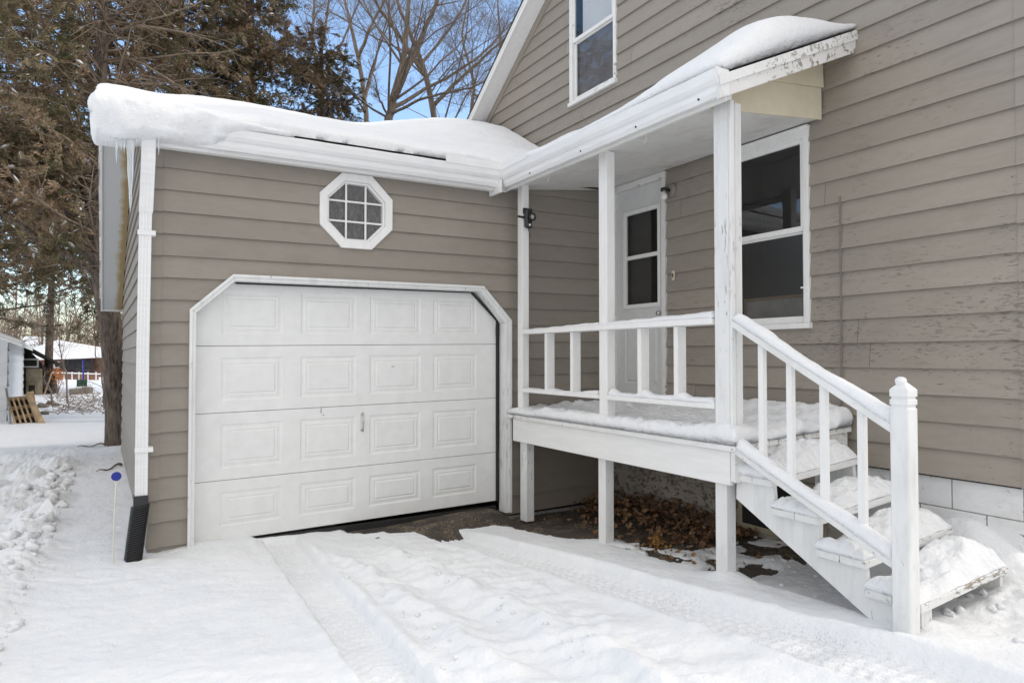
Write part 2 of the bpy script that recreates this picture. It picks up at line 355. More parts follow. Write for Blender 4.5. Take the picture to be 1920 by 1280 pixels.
# ------------------------------------------------------------------ lap siding
def siding(name, mapper, seams, a_lim, openings, mat, parent, proud=0.013, seed=1, joints=0.5, warp=None, wob=0.0012):
    """boards between successive seams. mapper(a, z, d)->world; a_lim(z)->(a0,a1); openings: (z0,z1,a0,a1)"""
    rnd = random.Random(seed); V = []; Fc = []; T = []
    for i in range(len(seams) - 1):
        z0, z1 = seams[i], seams[i + 1]
        cuts = sorted({z0, z1} | {c for (o0, o1, _, _) in openings for c in (o0, o1) if z0 + 1e-4 < c < z1 - 1e-4})
        lo_, hi_ = a_lim(z0)
        n_j = [hi_ + 9]
        if rnd.random() < joints: n_j = [lo_ + (hi_ - lo_) * rnd.uniform(0.12, 0.9)] + n_j
        tones = [rnd.uniform(0.93, 1.05) for _ in n_j]
        wv = rnd.uniform(-wob, wob)
        for c0, c1 in zip(cuts, cuts[1:]):
            zm = (c0 + c1) / 2
            ex = sorted((p, q) for (o0, o1, p, q) in openings if o0 < zm < o1)
            l0, h0 = a_lim(c0); l1, h1 = a_lim(c1)
            segs = []; cur0, cur1 = l0, l1
            for p, q in ex: 
                if p > min(cur0, cur1): segs.append((cur0, cur1, p, p))
                cur0 = cur1 = max(q, cur0)
            segs.append((cur0, cur1, h0, h1))
            for (p0, p1, q0, q1) in segs:
                if max(q0, q1) - min(p0, p1) < 0.005: continue
                parts = []; s0, s1 = p0, p1
                for jn, jv in enumerate(n_j):
                    if jv <= max(s0, s1): continue
                    if jv < min(q0, q1): parts.append((s0, s1, jv - 0.0012, jv - 0.0012, tones[jn])); s0 = s1 = jv + 0.0012
                    else: parts.append((s0, s1, q0, q1, tones[jn])); break
                for (e0, e1, f0, f1, tn) in parts:
                    ns = max(1, int(abs(f0 - e0) / 0.5))
                    for k in range(ns):
                        u0, u1 = k / ns, (k + 1) / ns
                        A0, A1 = e0 + (f0 - e0) * u0, e0 + (f0 - e0) * u1; B0, B1 = e1 + (f1 - e1) * u0, e1 + (f1 - e1) * u1
                        def dd(z): return proud * (1 - (z - z0) / (z1 - z0)) + 0.001
                        b = len(V); zb = c0 - (0.004 if c0 == z0 else 0)
                        V.extend([mapper(A0, zb + wv, dd(c0)), mapper(A1, zb + wv, dd(c0)), mapper(B1, c1 + wv, dd(c1)), mapper(B0, c1 + wv, dd(c1))]); T.extend([tn] * 4)
                        Fc.append((b, b + 1, b + 2, b + 3))
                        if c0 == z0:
                            V.extend([mapper(A0, zb + wv, -0.004), mapper(A1, zb + wv, -0.004)]); T.extend([tn * 0.75] * 2)  # lap shadow put into the tone: inner edge of the underside darker
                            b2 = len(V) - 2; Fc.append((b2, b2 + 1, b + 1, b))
    if warp: V = [warp(Vector(v)) for v in V]
    me = bpy.data.meshes.new(name); me.from_pydata([tuple(v) for v in V], [], Fc); set_tone(me, T)
    return link(name, me, mat, parent)

# ------------------------------------------------------------------ garage
GY = 5.734
def shear(c): return Vector((c[0], c[1], c[2] + 0.015 * (c[0] - 0.27)))
garage = thing('garage', (2.4, 9.0, 0), 'attached taupe clapboard garage with white clipped-corner overhead door and octagon window', 'garage')
SX = math.tan(R(-0.71))
def sidex(y): return 0.27 + SX * (y - GY)
gseams = [-0.12, 0.058] + [0.249 + 0.1691 * k for k in range(16)] + [2.955, 3.13]
# octagon window opening as bands
OC = (1.862, 2.755)   # centre a, z before shear
OR_ = 0.292
octb = []
for k in range(12):
    z0 = -OR_ + k * OR_ / 6; z1 = z0 + OR_ / 6; zm = max(abs(z0), abs(z1))
    h = min(OR_, OR_ * math.sqrt(2) - zm)
    octb.append((OC[1] + z0, OC[1] + z1, OC[0] - h, OC[0] + h))
doorb = [(-0.2, 1.80, 0.565, 3.40)]
for k in range(12):
    z0 = 1.80 + k * 0.028; doorb.append((z0, z0 + 0.028, max(0.56, 0.520 + k * 0.0304), min(3.40, 3.415 - k * 0.027)))
front_map = lambda a, z, d: (a, GY - d, z)
siding('siding', front_map, gseams, lambda z: (0.272, 4.70), octb + doorb, 'siding_new', garage, 0.019, 3, 0.0, shear)
siding('siding', front_map, [3.13, 3.30], lambda z: (3.36, 4.70), [], 'siding_new', garage, 0.019, 3, 0.0, shear)
lm = lambda a, z, d: (sidex(a) - d, a, z)
siding('siding', lm, gseams + [3.30, 3.47, 3.64, 3.81, 3.98, 4.15, 4.3], lambda z: (GY, min(12.0, 12.4 if z < 2.25 else 12.6 - (z - 2.2) * 1.7)) if z < 3.14 else (GY + (z - 3.1) * 2.4, 12.6 - (z - 2.2) * 1.75), [], 'siding_new', garage, 0.018, 4, 0.3)
b = B()   # solid core behind the boards
b.box(0.29, 0.555, GY + 0.006, GY + 0.14, -0.2, 3.13, 0); b.box(3.42, 4.69, GY + 0.006, GY + 0.14, -0.2, 3.16, 0)
b.box(0.555, 1.5, GY + 0.006, GY + 0.14, 2.18, 3.13, 0); b.box(2.25, 3.42, GY + 0.006, GY + 0.14, 2.22, 3.16, 0)
b.box(1.5, 2.25, GY + 0.006, GY + 0.14, 2.18, 2.40, 0); b.box(1.5, 2.25, GY + 0.006, GY + 0.14, 3.08, 3.15, 0)
b.hexa([(0.29, 5.88, -0.2), (0.31, 5.88, -0.2), (0.23, 12.0, -0.2), (0.21, 12.0, -0.2), (0.29, 5.88, 3.1), (0.31, 5.88, 3.1), (0.23, 12.0, 2.2), (0.21, 12.0, 2.2)])
b.box(0.21, 4.69, 11.95, 12.05, -0.2, 2.3, 0)
b.build('wall_core', 'dark', garage)
b = B(); b.box(0.34, 4.6, 8.5, 8.52, 0, 3.1, 0); b.build('interior_wall', 'room', garage)
# metal corner caps, one per board
b = B()
for z0, z1 in zip(gseams, gseams[1:]):
    x = 0.262; n = [(x - 0.010, GY - 0.026, z0 - 0.008), (x + 0.075, GY - 0.026, z0 - 0.008), (x + 0.075, GY - 0.004, z1 - 0.004), (x + 0.004, GY - 0.004, z1 - 0.004)]
    b.quad(*n); m2 = [(x - 0.010, GY - 0.026, z0 - 0.008), (x + 0.004, GY - 0.004, z1 - 0.004), (x + 0.002, GY + 0.075, z1 - 0.004), (x - 0.012, GY + 0.075, z0 - 0.008)]
    b.quad(*m2); b.quad((x - 0.010, GY - 0.026, z0 - 0.008), (x + 0.075, GY - 0.026, z0 - 0.008), (x + 0.075, GY, z0 - 0.008), (x, GY, z0 - 0.008))
me_o = b.build('corner_cap', 'siding_new', garage); set_tone(me_o.data, np.full(len(me_o.data.vertices), 1.0))
b = B(); b.box(0.34, 4.69, GY - 0.010, GY + 0.1, -0.35, -0.095, 0.004); b.warp(lambda c: c)
b.build('footing', 'mortar', garage)

# --- overhead door
gd = bpy.data.objects.new('garage_door', None); COL.objects.link(gd); gd.parent = garage; gd.location = Vector((1.96, 5.83, 0.0)) - Vector(garage.location)
DY = 5.83
zs = [0.004, 0.490, 1.036, 1.578, 2.13]
px_ = [(0.780, 1.264), (1.410, 1.900), (2.025, 2.526), (2.652, 3.125)]
for si, (z0, z1) in enumerate(zip(zs, zs[1:])):
    b = B(); a0, a1 = 0.556, 3.346
    z0_, z1_ = z0 + 0.0022, z1 - 0.0022
    pz0, pz1 = z0 + 0.115 - (0.02 if si else 0), z1 - 0.095
    if si == 3: pz1 = 2.025
    xs = [a0] + [v for p in px_ for v in p] + [a1]
    def q(x0, x1, y0, y1): b.quad((x0, DY, y0), (x1, DY, y0), (x1, DY, y1), (x0, DY, y1))
    q(a0, a1, z0_, pz0); q(a0, a1, pz1, z1_)
    for k in range(0, len(xs), 2): q(xs[k], xs[k + 1], pz0, pz1)
    for (x0, x1) in px_:
        rings = [(0, 0), (0.014, 0.007), (0.030, 0.006), (0.044, 0.002), (0.060, 0.0055), (0.070, -0.001)]
        prev = None
        for ins, dep in rings:
            r = [(x0 + ins, DY + dep, pz0 + ins), (x1 - ins, DY + dep, pz0 + ins), (x1 - ins, DY + dep, pz1 - ins), (x0 + ins, DY + dep, pz1 - ins)]
            if prev:
                for k in range(4): b.quad(prev[k], prev[(k + 1) % 4], r[(k + 1) % 4], r[k])
            prev = r
        b.quad(*prev)
    for zz, s_ in ((z0_, -1), (z1_, 1)): b.quad((a0, DY, zz), (a1, DY, zz), (a1, DY + 0.03, zz), (a0, DY + 0.03, zz))
    bmesh.ops.remove_doubles(b.bm, verts=b.bm.verts, dist=0.0002)
    b.warp(shear); b.build('door_section', 'door_white', gd)
b = B(); b.box(0.55, 3.36, DY + 0.032, DY + 0.05, 0.0, 2.2, 0); b.warp(shear); b.build('backing', 'dark', gd)
b = B(); b.tube([(1.958, DY - 0.004, 0.955), (1.958, DY - 0.030, 0.94), (1.958, DY - 0.036, 0.885), (1.958, DY - 0.030, 0.83), (1.958, DY - 0.004, 0.815)], [0.006, 0.007, 0.0085, 0.007, 0.006], 10)
b.box(1.945, 1.971, DY - 0.005, DY - 0.0012, 0.945, 0.972, 0.001); b.box(1.945, 1.971, DY - 0.005, DY - 0.0012, 0.798, 0.825, 0.001); b.warp(shear)
b.build('handle', 'chrome', gd, True)
b = B(); b.box(0.56, 3.345, DY - 0.012, DY + 0.03, -0.14, 0.003, 0.004); b.build('bottom_seal', 'rubber', gd)
b = B(); b.box(3.346, 3.362, DY - 0.03, DY + 0.02, 0.0, 1.83, 0.001); b.box(0.88, 3.06, DY - 0.032, DY - 0.014, 2.083, 2.106, 0.001)
b.bar((3.06, DY - 0.02, 2.09), (3.352, DY - 0.02, 1.815), 0.03, 0.016, (0, 0, 1), 0.001); b.box(3.338, 3.360, DY - 0.036, DY - 0.01, 1.66, 1.76, 0.002); b.warp(shear); b.build('weather_strip', 'rubber', gd)
for (sx, sz, wd_, hg_) in ((1.585, 0.985, 0.008, 0.05), (1.60, 0.965, 0.02, 0.008), (2.235, 1.372, 0.035, 0.008)):
    b = B(); b.quad((sx, DY - 0.0012, sz), (sx + wd_, DY - 0.0012, sz + 0.004), (sx + wd_ * 0.8, DY - 0.0012, sz + hg_), (sx + 0.002, DY - 0.0012, sz + hg_ * 0.9)); b.warp(shear); b.build('scuff', 'stone', gd)
# trim around the door
outer = [(0.533, -0.06), (0.533, 1.862), (0.845, 2.149), (3.131, 2.145), (3.452, 1.812), (3.452, -0.10)]
inner = [(0.580, -0.06), (0.580, 1.836), (0.864, 2.098), (3.100, 2.094), (3.380, 1.784), (3.380, -0.10)]
b = B()
for k in range(5):
    o0, o1, i1, i0 = outer[k], outer[k + 1], inner[k + 1], inner[k]
    P = [(o0[0], 5.694, o0[1]), (o1[0], 5.694, o1[1]), (i1[0], 5.694, i1[1]), (i0[0], 5.694, i0[1])]
    b.prism(P, (0, 0.128, 0), 0.003)
    # thin brick mould proud of the face along the outside edge
    mid = lambda o, i, t: (o[0] + (i[0] - o[0]) * t, o[1] + (i[1] - o[1]) * t)
    m0, m1 = mid(o0, i0, 0.45), mid(o1, i1, 0.45)
    b.prism([(o0[0], 5.682, o0[1]), (o1[0], 5.682, o1[1]), (m1[0], 5.682, m1[1]), (m0[0], 5.682, m0[1])], (0, 0.0115, 0), 0.002)
b.warp(shear); b.build('door_trim', 'white_worn', garage)

# --- octagon window
ow = bpy.data.objects.new('octagon_window', None); COL.objects.link(ow); ow.parent = garage; ow.location = Vector((OC[0], GY, OC[1])) - Vector(garage.location)
def octa(r, y, c=OC): return [(c[0] + r / math.cos(math.pi / 8) * math.cos(math.pi / 8 + k * math.pi / 4), y, c[1] + r / math.cos(math.pi / 8) * math.sin(math.pi / 8 + k * math.pi / 4)) for k in range(8)]
def ring(b, r0, r1, ya, yb, seg=8):
    A, Bq = octa(r0, ya), octa(r1, ya)
    for k in range(8): b.prism([A[k], A[(k + 1) % 8], Bq[(k + 1) % 8], Bq[k]], (0, yb - ya, 0), 0.0015)
b = B(); ring(b, 0.328, 0.262, GY - 0.034, GY + 0.02); b.warp(shear); b.build('frame', 'white', ow)
b = B(); ring(b, 0.261, 0.243, GY - 0.010, GY + 0.05); b.warp(shear); b.build('sash', 'white', ow)
b = B()
for t in (-0.0885, 0.0885):
    e = 0.243; l = e * math.sqrt(2) - abs(t) if e * math.sqrt(2) - abs(t) < e else e
    b.box(OC[0] + t - 0.008, OC[0] + t + 0.008, GY + 0.004, GY + 0.018, OC[1] - e, OC[1] + e, 0.001)
    b.box(OC[0] - e, OC[0] + e, GY + 0.0055, GY + 0.0165, OC[1] + t - 0.0078, OC[1] + t + 0.0078, 0.001)
b.warp(shear); b.build('muntin', 'white', ow)
b = B(); P = octa(0.25, GY + 0.022); b.bm.faces.new([b.bm.verts.new(p) for p in P]); b.warp(shear); b.build('glass', 'glass', ow)

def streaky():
    m, t, b = nodes('painted_reflection_streaks'); v = coords(t, (5, 5, 1.6)); mp = N(t, "ShaderNodeMapping"); mp.inputs['Rotation'].default_value = (0, 0.9, 0); t.links.new(v, mp.inputs['Vector'])
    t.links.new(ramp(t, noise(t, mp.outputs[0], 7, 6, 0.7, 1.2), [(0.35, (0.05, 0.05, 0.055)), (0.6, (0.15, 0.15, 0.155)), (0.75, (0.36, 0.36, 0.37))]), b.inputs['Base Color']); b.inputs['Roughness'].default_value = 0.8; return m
b = B(); b.box(OC[0] - .34, OC[0] + .34, GY + 0.05, GY + 0.054, OC[1] - .34, OC[1] + .34, 0); b.warp(shear); b.build('blind_or_reflection', streaky(), ow)  # painted reflection: grey sky and branch streaks on a plane behind the glass

# --- roof, soffits, gutter
EX0, EX1 = -0.105, 4.70
RY, REZ = 8.6, 4.45
def roof_z(y): return 3.22 + (y - 5.52) * (REZ - 3.22) / (RY - 5.52) if y <= RY else REZ - (y - RY) * (REZ - 2.36) / (12.35 - RY)
b = B()
b.prism([(EX0, 5.56, roof_z(5.56)), (EX0, RY, REZ), (EX0, 12.35, roof_z(12.35)), (EX0, 12.35, roof_z(12.35) - 0.02), (EX0, RY, REZ - 0.03), (EX0, 5.56, roof_z(5.56) - 0.02)], (EX1 - EX0, 0, 0))
b.warp(shear); b.build('roof', 'roofing', garage)
b = B()    # rake fascia boards
for (y0, y1) in ((5.56, RY), (RY, 12.35)):
    z0, z1 = roof_z(y0), roof_z(y1)
    b.prism([(EX0 - 0.012, y0, z0 - 0.005), (EX0 - 0.012, y1, z1 - 0.005), (EX0 - 0.012, y1, z1 - 0.15), (EX0 - 0.012, y0, z0 - 0.15)], (0.024, 0, 0), 0.002)
b.box(EX0, 0.245, 12.33, 12.36, 2.215, 2.37, 0.002)
b.build('rake_board', 'white', garage)
nb = 60; V = []; T = []; Fq = []
for i in range(nb):
    y = 5.60 + (12.33 - 5.60) * i / (nb - 1)
    for j in range(9):
        u = j / 8; x = EX0 + 0.012 + (sidex(y) - 0.016 - EX0 - 0.012) * u
        V.append((x, y, roof_z(y) - 0.13)); T.append(max(0, (u - 0.52) * 1.25) + 0.25)
for i in range(nb - 1):
    for j in range(8): Fq.append((i * 9 + j, i * 9 + j + 1, (i + 1) * 9 + j + 1, (i + 1) * 9 + j))
me = bpy.data.meshes.new('soffit'); me.from_pydata(V, [], Fq); set_tone(me, T); link('soffit', me, 'soffit_stained', garage)
b = B(); b.box(EX0, 3.34, 5.602, 5.628, 3.075, 3.235, 0.002); b.box(0.25, 3.34, 5.628, 5.722, 3.088, 3.104, 0.001)
b.box(3.196, 3.222, 5.49, 5.70, 3.035, 3.16, 0.001)
b.warp(shear); b.build('fascia', 'white_h', garage)
def kprof():   # K-style gutter: (out, up), out measured away from the fascia
    return [(0.0, 0.155), (0.0, 0.035), (0.03, 0.0), (0.052, 0.0), (0.072, 0.028), (0.076, 0.060), (0.092, 0.072), (0.108, 0.095), (0.118, 0.150), (0.112, 0.158), (0.106, 0.150), (0.098, 0.100), (0.075, 0.078), (0.066, 0.064), (0.060, 0.030), (0.048, 0.010), (0.034, 0.010), (0.010, 0.036), (0.008, 0.155)]
b = B(); pr = kprof()
x1c = lambda o: 3.222 + (0.118 - o)
A = [b.bm.verts.new((EX0 - 0.015, 5.602 - o, 3.098 + u)) for o, u in pr]; C2 = [b.bm.verts.new((x1c(o), 5.602 - o, 3.098 + u)) for o, u in pr]
nmid = 24; rows = [A]
for k in range(1, nmid): rows.append([b.bm.verts.new(A[i].co.lerp(C2[i].co, k / nmid) + Vector((0, 0, 0.0015 * math.sin(k * 1.9)))) for i in range(len(pr))])
rows.append(C2)
for ra, rb in zip(rows, rows[1:]):
    for i in range(len(pr)): b.bm.faces.new([ra[i], ra[(i + 1) % len(pr)], rb[(i + 1) % len(pr)], rb[i]])
b.bm.faces.new(A)
b.warp(shear); b.build('gutter', 'metal_white', garage)
b = B(); b.box(2.62, 3.21, 5.478, 5.482, 3.245, 3.318, 0); b.warp(shear); b.build('splash_guard', 'metal_white', garage)

# --- downspout
dsp = bpy.data.objects.new('downspout', None); COL.objects.link(dsp); dsp.parent = garage; dsp.location = Vector((0.215, 5.6, 0.45)) - Vector(garage.location)
def rectpipe(b, path, wx, wy, groove=True):
    rings = []
    prof = []
    nx = 9
    for k in range(nx): u = -1 + 2 * k / (nx - 1); prof.append((u * wx / 2, -wy / 2 + (0.0035 if groove and k in (2, 4, 6) else 0)))
    prof += [(wx / 2, wy / 2), (-wx / 2, wy / 2)]
    for (x, y, z) in path: rings.append([b.bm.verts.new((x + p, y + q_, z)) for p, q_ in prof])
    for ra, rb in zip(rings, rings[1:]):
        n = len(prof)
        for k in range(n): b.bm.faces.new([ra[k], ra[(k + 1) % n], rb[(k + 1) % n], rb[k]])
    b.bm.faces.new(rings[0]); b.bm.faces.new(rings[-1])
b = B(); path = [(0.216, 5.655, 0.46), (0.216, 5.655, 1.6), (0.222, 5.655, 2.50), (0.224, 5.652, 2.60)]; rectpipe(b, path, 0.082, 0.062)
b.build('pipe', 'metal_white', dsp)
b = B(); path = [(0.224, 5.652, 2.575), (0.226, 5.645, 2.65), (0.228, 5.635, 2.72), (0.230, 5.60, 2.84), (0.232, 5.565, 2.96), (0.232, 5.55, 3.11)]; rectpipe(b, path, 0.092, 0.074); b.build('elbow', 'metal_white', dsp)
for z in (2.42, 0.81): b = B(); b.box(0.170, 0.262, 5.619, 5.6225, z - 0.018, z + 0.018, 0.0008); b.box(0.258, 0.290, 5.61, 5.70, z - 0.018, z + 0.018, 0.001); b.build('strap', 'metal_white', dsp)
b = B(); b.box(0.166, 0.262, 5.612, 5.70, 0.385, 0.475, 0.004); b.build('adapter', 'black', dsp)
b = B(); rows = []; npt = 96
for i in range(npt):
    u = i / (npt - 1); c = Vector((0.212 - 0.045 * u, 5.65 - 0.03 * u * u, 0.40 - 0.40 * u)); rr = 1 + 0.10 * (1 if i % 4 in (1, 2) else -1)
    ring_ = []
    for k in range(20):
        a = 2 * math.pi * k / 20; cx, cy = math.cos(a), math.sin(a); s_ = (abs(cx) ** 4 + abs(cy) ** 4) ** (-0.25)
        ring_.append(b.bm.verts.new(c + Vector((cx * s_ * 0.056 * rr, cy * s_ * 0.06 * rr, cx * 0.012))))
    rows.append(ring_)
for ra, rb in zip(rows, rows[1:]):
    for k in range(20): b.bm.faces.new([ra[k], ra[(k + 1) % 20], rb[(k + 1) % 20], rb[k]])
b.bm.faces.new(rows[0]); b.bm.faces.new(rows[-1][::-1]); b.build('flexible_hose', 'black', dsp, False)

# ------------------------------------------------------------------ house
HX = 4.70
house = thing('house', (8.2, 5.5, 0), 'taupe clapboard house with peeling paint, steep white-edged gable and white block base', 'house')
hseams = [0.718 + 0.1768 * k for k in range(42)]
HY0, HY1 = 1.775, 9.30
def gable_top(y): return 5.00 + (9.15 - y) * 0.70 if y > 5.46 else 5.00 + (9.15 - 5.46) * 0.70 - (5.46 - y) * 0.70
def gl(z):
    ym = min(9.2, 8.6 + (4.75 - z) / 0.69); return (max(HY0, 10.92 - ym), ym)
# openings: z0,z1,y0,y1
W1 = (1.72, 3.315, 3.22, 4.13); W2 = (4.47, 6.02, 5.52, 6.37); DR = (1.02, 3.33, 4.79, 5.60)
ops = [(W1[0] + .04, W1[1] - .04, W1[2] + .04, W1[3] - .04), (W2[0] + .04, W2[1] - .04, W2[2] + .04, W2[3] - .04), (0.9, DR[1] - .04, DR[2] + .04, DR[3] - .04)]
hm = lambda a, z, d: (HX - d, a, z)
siding('siding', hm, [s for s in hseams if s < 6.85], gl, ops, 'siding_old', house, 0.021, 11, 0.75, None, 0.0025)
b = B()
def wallcore(x0, x1, y0, y1, z0, z1): b.box(x0, x1, y0, y1, z0, z1, 0)
X0, X1 = HX + 0.006, HX + 0.12
cutsY = [1.79, W1[2] + .03, W1[3] - .03, DR[2] + .03, DR[3] - .03, 9.1]
wallcore(X0, X1, 1.79, W1[2] + .035, 0.702, 3.6); wallcore(X0, X1, W1[2] + .035, W1[3] - .035, 0.702, W1[0] + .035); wallcore(X0, X1, W1[2] + .035, W1[3] - .035, W1[1] - .035, 3.6)
wallcore(X0, X1, W1[3] - .035, DR[2] + .035, 0.702, 3.6); wallcore(X0, X1, DR[2] + .035, DR[3] - .035, DR[1] - .035, 3.6); wallcore(X0, X1, DR[3] - .035, 9.15, 0.702, 3.6)
for poly in ([(1.8, 3.6), (5.555, 3.6), (5.555, 6.88), (5.46, 6.93), (1.8, 4.42)], [(6.335, 3.6), (9.1, 3.6), (9.1, 4.40), (6.335, 6.30)], [(5.555, 3.6), (6.335, 3.6), (6.335, 4.505), (5.555, 4.505)], [(5.555, 5.985), (6.335, 5.985), (6.335, 6.30), (5.555, 6.86)]):
    b.prism([(X0, y, z) for y, z in poly], (0.1, 0, 0))
b.build('wall_core', 'dark', house)
b = B()
b.box(4.83, 12.5, 1.80, 1.92, 0.0, 4.4, 0); b.box(4.83, 12.5, 9.0, 9.12, 0.0, 4.4, 0); b.box(12.4, 12.5, 1.93, 8.99, 0.0, 4.4, 0); b.prism([(12.45, 1.8, 4.4), (12.45, 9.12, 4.4), (12.45, 5.46, 6.95)], (0.1, 0, 0))
o = b.build('wall', 'siding_old', house); set_tone(o.data, np.ones(len(o.data.vertices)))
# corner board caps at the near corner
b = B()
for z0, z1 in zip(hseams, hseams[1:22]):
    y = HY0; b.quad((HX - 0.028, y - 0.012, z0 - 0.008), (HX - 0.028, y + 0.055, z0 - 0.008), (HX - 0.006, y + 0.055, z1 - 0.003), (HX - 0.006, y + 0.003, z1 - 0.003))
    b.quad((HX - 0.028, y - 0.012, z0 - 0.008), (HX - 0.006, y + 0.003, z1 - 0.003), (HX + 0.08, y + 0.003, z1 - 0.003), (HX + 0.08, y - 0.012, z0 - 0.008))
o = b.build('corner_cap', 'siding_old', house); set_tone(o.data, np.full(len(o.data.vertices), 1.0))
# roof
b = B()
RL = lambda y: 7.09 - 0.688 * abs(y - 5.46)
for ya in (9.45, 1.47):
    b.prism([(4.425, ya, RL(ya) - 0.03), (4.425, 5.46, 7.06), (4.425, 5.46, 7.10), (4.425, ya, RL(ya) + 0.01)], (8.3, 0, 0))
b.build('roof', 'roofing', house)
b = B()
for ya in (9.44, 1.48):
    b.prism([(4.438, ya, RL(ya) - 0.115), (4.438, 5.46, 6.975), (4.438, 5.46, 7.058), (4.438, ya, RL(ya) - 0.032)], (0.022, 0, 0), 0.002)
    b.prism([(4.429, ya, RL(ya) - 0.062), (4.429, 5.46, 7.028), (4.429, 5.46, 7.062), (4.429, ya, RL(ya) - 0.028)], (0.0085, 0, 0), 0.001)
b.build('rake_board', 'white', house)
b = B()
for ya in (9.43, 1.49): b.prism([(4.4605, ya, RL(ya) - 0.10), (4.4605, 5.46, 6.99), (4.4605, 5.46, 7.01), (4.4605, ya, RL(ya) - 0.08)], (0.235, 0, 0))
b.build('soffit', 'white', house)
b = B()
for ya in (9.2, 1.72): b.prism([(4.672, ya, RL(ya) - 0.225), (4.672, 5.46, 6.865), (4.672, 5.46, 6.989), (4.672, ya, RL(ya) - 0.101)], (0.026, 0, 0), 0.002)
o = b.build('frieze_board', 'siding_new', house); set_tone(o.data, np.ones(len(o.data.vertices)))

# foundation: courses of blocks
def blocks(name, y0, y1, ztop, mat, off=0.0):
    V = B(); z = ztop; row = 0
    while z > -0.3:
        y = y0 - 0.4 + (0.2 if row % 2 else 0.0) + off
        while y < y1:
            a, c = max(y, y0), min(y + 0.3955, y1)
            if c - a > 0.03: V.box(4.722, 4.86, a, c, z - 0.1955, z, 0.005)
            y += 0.40
        z -= 0.20; row += 1
    return V.build(name, mat, house)
blocks('foundation', 1.81, 2.95, 0.702, 'block', 0.03)
fo = blocks('foundation', 2.95, 5.70, 0.702, 'block_grey', 0.0)
fo['label'] = 'bare grey-brown foundation wall under the porch deck'
b = B(); b.box(4.7255, 4.84, 1.83, 5.7, -0.3, 0.69, 0); b.build('mortar', 'mortar', house)
b = B(); b.box(4.70, 4.735, 3.12, 3.95, 0.02, 0.50, 0.004); bw = b.build('basement_window', 'tan', house)
b = B(); b.box(4.694, 4.699, 3.17, 3.90, 0.07, 0.46, 0); b.build('pane', 'dark', bw)

# windows in the house wall
def sash_window(name, W, parent, top_mat, low_mat='glass', mat='white'):
    z0, z1, y0, y1 = W; root = bpy.data.objects.new(name, None); COL.objects.link(root); root.parent = parent
    root.location = Vector((HX, (y0 + y1) / 2, z0)) - Vector(parent.location)
    t = 0.062; XF = HX - 0.034
    b = B(); b.box(XF, HX + 0.03, y0, y0 + t * 0.75, z0 + 0.045, z1 - 0.004, 0.003); b.box(XF, HX + 0.03, y1 - t, y1, z0 + 0.045, z1 - 0.004, 0.003)
    b.box(XF - 0.004, HX + 0.03, y0 - 0.004, y1 + 0.004, z1 - 0.09, z1, 0.003); b.box(XF - 0.014, HX + 0.002, y0 - 0.006, y1 + 0.006, z1 - 0.016, z1 + 0.004, 0.002)
    b.build('frame', mat, root)
    b = B(); b.hexa([(XF - 0.02, y0 - 0.01, z0), (HX + 0.02, y0 - 0.01, z0), (HX + 0.02, y1 + 0.01, z0), (XF - 0.02, y1 + 0.01, z0), (XF - 0.02, y0 - 0.01, z0 + 0.04), (HX + 0.02, y0 - 0.01, z0 + 0.055), (HX + 0.02, y1 + 0.01, z0 + 0.055), (XF - 0.02, y1 + 0.01, z0 + 0.04)], 0.003)
    b.build('sill', mat, root)
    zm = z0 + (z1 - z0) * (0.485)
    b = B(); ya, yb = y0 + t * 0.75, y1 - t; s = 0.030
    b.box(HX - 0.022, HX + 0.0, ya, ya + s, zm, z1 - 0.09, 0.002); b.box(HX - 0.022, HX + 0.0, yb - s, yb, zm, z1 - 0.09, 0.002); b.box(HX - 0.022, HX, ya + s, yb - s, z1 - 0.125, z1 - 0.09, 0.002); b.box(HX - 0.024, HX, ya + s, yb - s, zm - 0.005, zm + 0.038, 0.002)
    b.build('upper_sash', mat, root)
    b = B(); b.box(HX + 0.004, HX + 0.026, ya, ya + s, z0 + 0.05, zm + 0.02, 0.002); b.box(HX + 0.004, HX + 0.026, yb - s, yb, z0 + 0.05, zm + 0.02, 0.002); b.box(HX + 0.004, HX + 0.026, ya + s, yb - s, z0 + 0.05, z0 + 0.10, 0.002)
    b.box(HX + 0.004, HX + 0.026, ya + s, yb - s, zm - 0.02, zm + 0.02, 0.002)
    b.build('lower_sash', mat, root)
    b = B(); b.quad((HX - 0.010, ya, zm), (HX - 0.010, yb, zm), (HX - 0.010, yb, z1 - 0.09), (HX - 0.010, ya, z1 - 0.09)); b.build('pane', top_mat, root)
    b = B(); b.quad((HX + 0.014, ya, z0 + 0.05), (HX + 0.014, yb, z0 + 0.05), (HX + 0.014, yb, zm), (HX + 0.014, ya, zm)); b.build('pane', low_mat, root)
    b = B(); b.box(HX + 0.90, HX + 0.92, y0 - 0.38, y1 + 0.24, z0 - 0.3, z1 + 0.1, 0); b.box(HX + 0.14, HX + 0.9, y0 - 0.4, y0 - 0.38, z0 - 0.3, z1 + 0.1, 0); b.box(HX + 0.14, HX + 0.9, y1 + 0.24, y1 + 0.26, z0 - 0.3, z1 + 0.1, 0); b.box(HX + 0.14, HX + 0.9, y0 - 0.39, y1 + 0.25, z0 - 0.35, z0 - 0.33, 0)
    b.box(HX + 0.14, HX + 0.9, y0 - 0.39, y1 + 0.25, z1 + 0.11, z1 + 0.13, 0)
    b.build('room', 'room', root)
    return root, ya, yb, zm
r1, ya, yb, zm = sash_window('ground_floor_window', W1, house, 'glass', 'screen')
